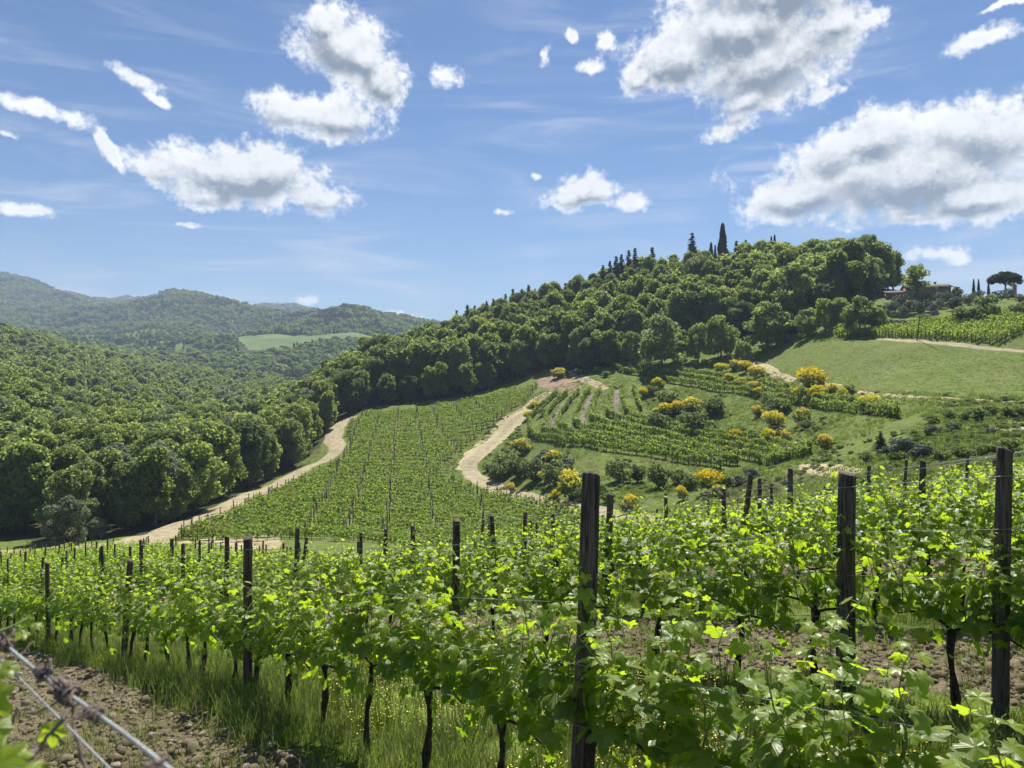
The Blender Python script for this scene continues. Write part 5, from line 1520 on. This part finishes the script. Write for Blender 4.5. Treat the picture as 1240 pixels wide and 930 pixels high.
        o = put('vineyard_post', me, (x, y, Hf(x, y)), rot=(tx, ty, 0), scale=(rad, rad, hs)); o.rotation_mode = 'XYZ'
        tag(o, lab, 'post', grp)
    if len(posts) > 295:
        P = np.array([(p[3], p[4]) for p in posts[295:]]); m = len(P)
        scatter("distant_posts", np.column_stack([P, H(P[:, 0], P[:, 1])]), rg.uniform(0, 6, m), np.ones((m, 3)), rg.integers(0, 2, m), FPOST, "posts in the far rows of the front vineyard")
    print('vines', len(vines), 'posts', len(posts))
    # --- wires
    hts = (("lowest", .66), ("second lowest", .98), ("second highest", 1.30), ("topmost", 1.64))
    for k in range(8):
        for nm, hz in hts:
            if k > 3 and hz < 1: continue
            S = []
            lo = 1.0 if k else 2.83 if hz > 1 else -1
            for s in np.arange(-8, 60, .65):
                x, y = row_pt(k, s)
                if y < 1.2 or (k == 0 and s < lo): continue
                px = 620 + FP * x / y
                if px < -200 or px > 1400 or y > edge_y(px): continue
                g0 = 2.83 + math.floor((s - 2.83) / 5.24) * 5.24; f = (s - g0) / 5.24
                xa, ya = row_pt(k, g0); xb, yb = row_pt(k, g0 + 5.24)
                zz = Hf(xa, ya) * (1 - f) + Hf(xb, yb) * f + hz - .03 * math.sin(math.pi * f)
                x, y = row_pt(k, s, -.055 if k < 2 else 0.0)
                S.append((x, y, zz))
            if len(S) < 3: continue
            mb = MB(); mb.tube(S, .0019 if k < 2 else .0017, 5)
            tag(put('trellis_wire', mb.mesh('trellis_wire', M['wire'], True)), "%s thin metal wire strung along the %s trellis row" % (nm, ORD[k]), 'wire', "trellis wires")
build_rows()

# ------------------------------------------------------------------ the wire right by the lens, with dead tendrils wound on it
def at(px, y, d): return np.array([(px - 620) / FP * d, d, (HY - y) / FP * d])
def near_wire():
    A, B = at(-60, 728, .86), at(240, 962, .405)
    n = 160; t = np.linspace(-.3, 1.25, n)
    mb = MB(); P = A + (B - A) * t[:, None]; P[:, 2] += .002 * np.sin(t * 9)
    mb.tube(P, .00145, 10, jit=.18, rg=np.random.default_rng(3)); tag(put('trellis_wire', mb.mesh('trellis_wire', M['wire'], True)), "thick blurred wire crossing the bottom corner, wound with dead tendrils", 'wire')
    A2, B2 = at(-30, 768, .72), at(150, 948, .50); t = np.linspace(-.3, 1.4, 20)
    mb = MB(); mb.tube(A2 + (B2 - A2) * t[:, None], .0008, 8); tag(put('trellis_wire', mb.mesh('trellis_wire', M['wire'], True)), "thinner wire below the tendril wound wire in the bottom corner", 'wire')
    rg = np.random.default_rng(61); D = (B - A); L = np.linalg.norm(D); D = D / L
    e1 = np.cross(D, [0, 0, 1]); e1 /= np.linalg.norm(e1); e2 = np.cross(D, e1)
    def foot(px, y):
        best = min(np.linspace(-.2, 1.2, 800), key=lambda q: abs(proj(*(A + (B - A) * q))[0] - px)); return best
    def knot(px, turns, width, r0, th, label):
        q = foot(px, 0); c = A + (B - A) * q; mb = MB()
        for j in range(turns):
            m = 26; a = np.linspace(0, 2 * np.pi * rg.uniform(1.2, 2.4), m) + rg.uniform(0, 6); u = np.linspace(-1, 1, m) * width * rg.uniform(.3, 1.0) + rg.normal(0, width * .35)
            rr = r0 * rg.uniform(.8, 1.6) * (1 + .3 * np.sin(a * 1.7 + j))
            mb.tube(c + u[:, None] * D + rr[:, None] * (np.cos(a)[:, None] * e1 + np.sin(a)[:, None] * e2), th * rg.uniform(.7, 1.2), 6, jit=.3, rg=rg)
        for j in range(max(1, turns // 3)):   # loops standing off the wire
            m = 18; a = np.linspace(-.3, 3.4, m); w = width * rg.uniform(.4, .9); hh = r0 * rg.uniform(2.0, 4.5); a0 = rg.uniform(-.8, 2.2)
            dr = math.cos(a0) * e1 - math.sin(a0) * e2; dr = dr if dr[2] > -.3 else -dr
            mb.tube(c + rg.normal(0, width * .4) * D + (np.cos(a) * w)[:, None] * D + (np.sin(a) * hh)[:, None] * dr, th * .8, 6, jit=.25, rg=rg)
        tag(put('dead_tendril', mb.mesh('dead_tendril', M['tendril'], True)), label, 'tendril', None)
    knot(8, 6, .012, .0030, .0013, "small dead tendril knot on the blurred wire at the picture's edge")
    knot(52, 6, .010, .0030, .0012, "dead tendril twist between the small knot and the big tangle")
    knot(80, 14, .016, .0038, .0013, "biggest tangle of dead curled tendrils on the blurred wire")
    knot(112, 6, .012, .0028, .0010, "narrow tendril wrap just below the big tangle")
    knot(196, 6, .006, .0026, .0011, "dark round tendril knot at the lower end of the blurred wire")
    def twig(pts, rad, label):
        p = np.array([at(*q) for q in pts]); t = np.linspace(0, 1, len(p)); tt = np.linspace(0, 1, 18)
        q = np.stack([np.interp(tt, t, p[:, i]) for i in range(3)], 1); q += rg.normal(0, .0006, q.shape)
        r_ = np.interp(tt, np.linspace(0, 1, len(rad)), rad); mb = MB(); mb.tube(q, r_, 7, jit=.2, rg=rg)
        tag(put('dead_tendril', mb.mesh('dead_tendril', M['tendril'], True)), label, 'tendril')
    twig([(92, 848, .58), (76, 872, .56), (52, 898, .54), (34, 918, .53)], [.0012, .0015, .0014, .0034], "long dead tendril slanting down from the big tangle to a dark blob")
    twig([(88, 850, .58), (90, 880, .57), (97, 905, .56), (106, 945, .55)], [.0014, .0013, .0015, .0012], "dead tendril hanging straight down from the big tangle")
    twig([(70, 850, .60), (48, 862, .62), (20, 858, .64), (14, 878, .64)], [.0012, .0010, .0010, .0008], "thin dead tendril reaching sideways from the tangle")
    twig([(22, 800, .66), (32, 786, .67), (40, 776, .68)], [.0008, .0006, .0004], "short thin dry twig above the blurred wire")
    # young shoots of the same row, partly in the frame
    T, polys, uv = LEAF[0]
    def shoot(stem, leaves, label):
        r = bpy.data.objects.new('vine_shoot', None); COL.objects.link(r); b = at(*stem[0]); r.location = b
        tag(r, label, 'vine shoot')
        sm = MB(); p = np.array([at(*q) for q in stem]) - b; sm.tube(p, np.linspace(.0016, .0008, len(p)), 6)
        put('stem', sm.mesh('stem', M['shoot'], True), parent=r)
        for (px, y, d, sz, nx, ny, nz, rv) in leaves:
            q = at(px, y, d) - b; lm = MB(); nn = np.array([[nx, ny, nz]], float); up = rg.normal(0, .5, (1, 3)) + [0, 0, -.8]
            lm.stamp(T, polys, q[None], frames(nn, rg, up), [sz], [rv], uv)
            V = lm.V[0]; k = np.argmin(np.linalg.norm(p - q, axis=1)); 
            st = MB(); st.tube([p[k], (p[k] + q) / 2 + [0, 0, .003], q], .0007, 4, cap=False)
            lf = put('leaf', mk_mesh('leaf', V, [np.concatenate(a) for a in lm.P.values()], np.concatenate(lm.uv), np.concatenate(lm.r), True, M['leaf']), parent=r)
            put('petiole', st.mesh('petiole', M['shoot'], True), parent=lf)
    shoot([(-20, 960, .5), (0, 910, .52), (12, 880, .54), (8, 840, .56)], [(-10, 846, .55, .030, -.2, -.8, .5, .95), (-14, 880, .52, .034, .4, -.5, .7, .55), (14, 912, .52, .024, .2, -.3, .9, .9), (-4, 925, .50, .034, -.3, -.5, .8, .7), (44, 932, .52, .022, .3, -.2, .9, .6), (20, 945, .5, .03, 0, -.4, .9, .8)], "young leafy shoot with yellow green leaves, lowest in the bottom corner")
    shoot([(-30, 772, .9), (0, 764, .92), (18, 757, .94), (34, 748, .95)], [(31, 750, .95, .017, .1, -.7, .5, 1.0), (28, 767, .93, .020, .2, -.3, .9, 1.0), (44, 758, .96, .015, .4, -.3, .8, .9), (8, 772, .93, .014, -.2, -.3, .9, .8)], "thin young shoot with tiny yellow leaves above the blurred wire")
    shoot([(-25, 810, .6), (0, 806, .61), (12, 808, .62)], [(10, 808, .62, .022, .2, -.3, .9, .6), (0, 812, .6, .025, -.2, -.4, .8, .5)], "small green leaf pair at the picture's edge under the blurred wire")
    shoot([(78, 900, .60), (70, 892, .6), (64, 888, .6)], [(63, 884, .60, .021, .3, -.85, .2, 1.0)], "single small yellow green leaf hanging under the big tangle")
near_wire()

# ------------------------------------------------------------------ ground cover near the camera
def clod_mesh(seed, mat='clod'):
    rg = np.random.default_rng(seed)
    g = (1 + 5 ** .5) / 2
    v = np.array([(-1, g, 0), (1, g, 0), (-1, -g, 0), (1, -g, 0), (0, -1, g), (0, 1, g), (0, -1, -g), (0, 1, -g), (g, 0, -1), (g, 0, 1), (-g, 0, -1), (-g, 0, 1)], float)
    f = np.array([(0, 11, 5), (0, 5, 1), (0, 1, 7), (0, 7, 10), (0, 10, 11), (1, 5, 9), (5, 11, 4), (11, 10, 2), (10, 7, 6), (7, 1, 8), (3, 9, 4), (3, 4, 2), (3, 2, 6), (3, 6, 8), (3, 8, 9), (4, 9, 5), (2, 4, 11), (6, 2, 10), (8, 6, 7), (9, 8, 1)])
    v = v / np.linalg.norm(v[0])
    # split once
    E = {}; V = list(v); F = []
    def mid(a, b):
        k = (min(a, b), max(a, b))
        if k not in E: p = V[a] + V[b]; E[k] = len(V); V.append(p / np.linalg.norm(p))
        return E[k]
    for a, b, c in f:
        x, y, z = mid(a, b), mid(b, c), mid(c, a); F += [(a, x, z), (b, y, x), (c, z, y), (x, y, z)]
    V = np.array(V) * (1 + rg.normal(0, .16, (len(V), 1))) * [1, rg.uniform(.6, .9), rg.uniform(.45, .75)]
    return mk_mesh('clod', V, [np.array(F)], rnd=rg.random(len(V)), mat=M[mat])

def flower_mesh(seed):
    rg = np.random.default_rng(seed); mb = MB(); 
    for i in range(5):
        a = rg.uniform(0, 6.28); r = rg.uniform(.01, .06); h = rg.uniform(.12, .30); b = np.array([math.cos(a) * r, math.sin(a) * r, 0]); tt = np.linspace(0, 1, 3)
        mb.tube(b + np.stack([.04 * tt * math.cos(a), .04 * tt * math.sin(a), h * tt], 1), .0016, 3, cap=False)
        top = b + [.04 * math.cos(a), .04 * math.sin(a), h]
    ng = sum(len(np.concatenate(p)) for p in mb.P.values()); stems = mb
    fm = MB()
    for i in range(9):
        c = np.array([rg.normal(0, .05), rg.normal(0, .05), rg.uniform(.10, .31)])
        k = 6; th = np.arange(k) / k * 6.28; n = rg.normal(0, .4, 3) + [0, 0, 1]; Rm = frames(n[None], rg)[0]
        V = np.stack([np.cos(th), np.sin(th), .25 * np.ones(k)], 1) * rg.uniform(.0035, .0065); V = np.concatenate([V, [[0, 0, 0]]]) @ Rm.T + c
        fm.add(V, [np.stack([np.arange(k), (np.arange(k) + 1) % k, np.full(k, k)], 1)])
    V0 = np.concatenate(stems.V); V1 = np.concatenate(fm.V)
    me = mk_mesh('wildflower', np.concatenate([V0, V1]), [np.concatenate(p) for p in stems.P.values()] + [np.concatenate(p) + len(V0) for p in fm.P.values()], rnd=np.full(len(V0) + len(V1), .7))
    me.materials.append(M['grass']); me.materials.append(M['yflower']); mi = np.ones(len(me.polygons), np.int32); mi[:ng] = 0; me.polygons.foreach_set('material_index', mi)
    return me

def near_cover():
    rg = np.random.default_rng(71)
    def field(n, ymax, ymin=1.7):
        u = rg.uniform(-.78, .80, n); y = np.exp(rg.uniform(math.log(ymin + 4), math.log(ymax + 4), n)) - 4; x = u * (y + .6)
        nn = row_n(x, y); k = (nn - ROW_N0) / ROW_DN; i = np.floor(k); f = k - i
        dist = np.minimum(f, 1 - f) * ROW_DN         # metres from a row
        return x, y, i, f, dist
    Tall = [tuft(820 + i, 16, .46, .09, 'grass', .0042, 4) for i in range(5)] + [tuft(826 + i, 12, .44, .08, 'drygrass', .0036, 4) for i in range(2)]
    Short = [tuft(830 + i, 16, .20, .075, 'grass', .0040, 3) for i in range(4)] + [tuft(836 + i, 12, .20, .07, 'drygrass', .0034, 3) for i in range(2)]
    Far = [tuft(840 + i, 16, .32, .16, 'grass', .011, 3) for i in range(4)] + [tuft(846, 14, .3, .15, 'drygrass', .011, 3)]
    # tall grass below the rows
    x, y, i, f, dist = field(60000, 20)
    w = np.where((np.round(f + i) == 0), .60, .34)
    keep = (dist < w * rg.uniform(.4, 1.1, len(x))) & (rg.random(len(x)) < .42)
    first = np.round(f + i) == 0
    keep &= first | (rg.random(len(x)) < .45)
    ss_ = x * UV_[0] + y * UV_[1]; thin = 1 - .72 * (1 - sstep(4.6, 6.6, ss_)); keep &= rg.random(len(x)) < thin
    # the first row's grass lies on the camera's side of it too, and thins towards the corner of large leaves
    x, y, dist, first = x[keep], y[keep], dist[keep], first[keep]; m = len(x)
    patch = fbm(x * 1.1, y * 1.1, 91, 2)
    s = rg.uniform(.55, 1.2, m) * (.65 + .6 * patch) * np.where(first, 1.0, .7) * (.55 + .45 * sstep(4.6, 6.6, x * UV_[0] + y * UV_[1]))
    idx = np.where(rg.random(m) < .16, rg.integers(5, 7, m), rg.integers(0, 5, m))
    scatter("tall_grass", np.stack([x, y, H(x, y)], 1), rg.uniform(0, 6.28, m), s, idx, Tall, "tall green grass growing under the vine rows")
    # short turf in the grassed alleys
    x, y, i, f, dist = field(90000, 24)
    grass = (np.mod(i, 2) == 0) & (i >= 0)
    patch = fbm(x * .9, y * .9, 92, 3)
    keep = (grass & (patch + rg.uniform(-.12, .12, len(x)) > .42)) | (~grass & (rg.random(len(x)) < .04 + .10 * (patch > .56))); keep &= rg.random(len(x)) < .62
    x, y = x[keep], y[keep]; m = len(x); idx = np.where(rg.random(m) < .28, rg.integers(4, 6, m), rg.integers(0, 4, m))
    scatter("short_grass", np.stack([x, y, H(x, y)], 1), rg.uniform(0, 6.28, m), rg.uniform(.5, 1.35, m), idx, Short, "short grass and weeds in the alleys between the vine rows")
    n2 = m
    x, y, i, f, dist = field(26000, 60, 16); s_ = soil_mask(x, y); keep = (s_ < .5) | (rg.random(len(x)) < .1); x, y = x[keep], y[keep]; m = len(x)
    scatter("alley_grass", np.stack([x, y, H(x, y)], 1), rg.uniform(0, 6.28, m), rg.uniform(.6, 1.3, m), rg.integers(0, 5, m), Far, "grass between the further vine rows")
    # yellow flowers
    x, y, i, f, dist = field(26000, 14)
    patch = fbm(x * .8, y * .8, 93, 2); keep = (i == 0) & (patch > .42) & (rg.random(len(x)) < .3); x, y = x[keep], y[keep]; m = len(x)
    FL = [flower_mesh(850 + i) for i in range(4)]
    scatter("wildflowers", np.stack([x, y, H(x, y)], 1), rg.uniform(0, 6.28, m), rg.uniform(.6, 1.15, m), rg.integers(0, 4, m), FL, "small yellow wildflowers in the grass between the first two rows")
    # clods and stones on the tilled strips
    x, y, i, f, dist = field(120000, 22, 1.2); sm_ = soil_mask(x, y); keep = (sm_ + rg.uniform(-.25, .25, len(x)) > .5) & (rg.random(len(x)) < .55); x, y = x[keep], y[keep]; m = len(x)
    s = np.exp(rg.normal(math.log(.012), .7, m)).clip(.004, .075)
    z = H(x, y) + (fbm(x * 3.2, y * 3.2, 21, 4) - .5) * (.05 + .11 * soil_mask(x, y)) + (fbm(x * 9, y * 9, 33, 3) - .5) * .07 * soil_mask(x, y)
    rot = np.stack([rg.uniform(-.5, .5, m), rg.uniform(-.5, .5, m), rg.uniform(0, 6.28, m)], 1)
    scatter("soil_clods", np.stack([x, y, z + s * .2], 1), rot, s, rg.integers(0, 4, m), [clod_mesh(860 + i) for i in range(4)], "crumbly clods and small stones on the tilled soil")
    # straw and dead stalks lying on the soil, pale stones
    x, y, i, f, dist = field(30000, 18, 1.2); keep = (soil_mask(x, y) > .3) & (rg.random(len(x)) < .4); x, y = x[keep], y[keep]; k_ = len(x)
    def straws(seed):
        r2 = np.random.default_rng(seed); mb = MB()
        for q in range(5):
            a = r2.uniform(0, 6.28); L = r2.uniform(.04, .16); c = r2.normal(0, .06, 3) * [1, 1, 0] + [0, 0, .012]; dv = np.array([math.cos(a), math.sin(a), r2.uniform(-.1, .25)]) * L / 2
            mb.tube([c - dv, c + [0, 0, .004], c + dv], .0013, 3, cap=False)
        return mb.mesh('straw', M['drygrass'])
    scatter("straw_litter", np.stack([x, y, H(x, y) + .01], 1), rg.uniform(0, 6.28, k_), rg.uniform(.6, 1.3, k_), rg.integers(0, 3, k_), [straws(880 + q) for q in range(3)], "dry straw and dead stalks lying on the tilled soil")
    x, y, i, f, dist = field(12000, 22, 1.2); keep = (soil_mask(x, y) > .4) & (rg.random(len(x)) < .5); x, y = x[keep], y[keep]; k_ = len(x)
    s = np.exp(rg.normal(math.log(.016), .6, k_)).clip(.006, .06); rot = np.stack([rg.uniform(-.5, .5, k_), rg.uniform(-.5, .5, k_), rg.uniform(0, 6.28, k_)], 1)
    M['pebble'] = simple_mat("pale_stone", (.20, .175, .14), (.36, .33, .27), 14, .85, .2, bump=.01, bscale=60)
    scatter("pale_stones", np.stack([x, y, H(x, y) + s * .3], 1), rot, s, rg.integers(0, 3, k_), [clod_mesh(890 + q, 'pebble') for q in range(3)], "pale stones scattered over the tilled soil")
    print('cover', n2, m)
near_cover()

# ------------------------------------------------------------------ the air
def build_haze():
    mb = MB(); lo, hi = -75.0, 430.0
    mb.box((0, 2150, (lo + hi) / 2), (12000, 5400, hi - lo))
    m, nt = mat_new("haze")
    v = nt.n('ShaderNodeVolumePrincipled', ins={'Color': (.62, .78, 1.0, 1), 'Density': HAZE, 'Anisotropy': .0})
    nt.n('ShaderNodeOutputMaterial', ins={'Volume': v.outputs[0]})
    o = put('haze', mb.mesh('haze', m)); tag(o, "thin blue daylight haze over the valley", None, None, 'stuff')
HAZE = 0.00018
build_haze()
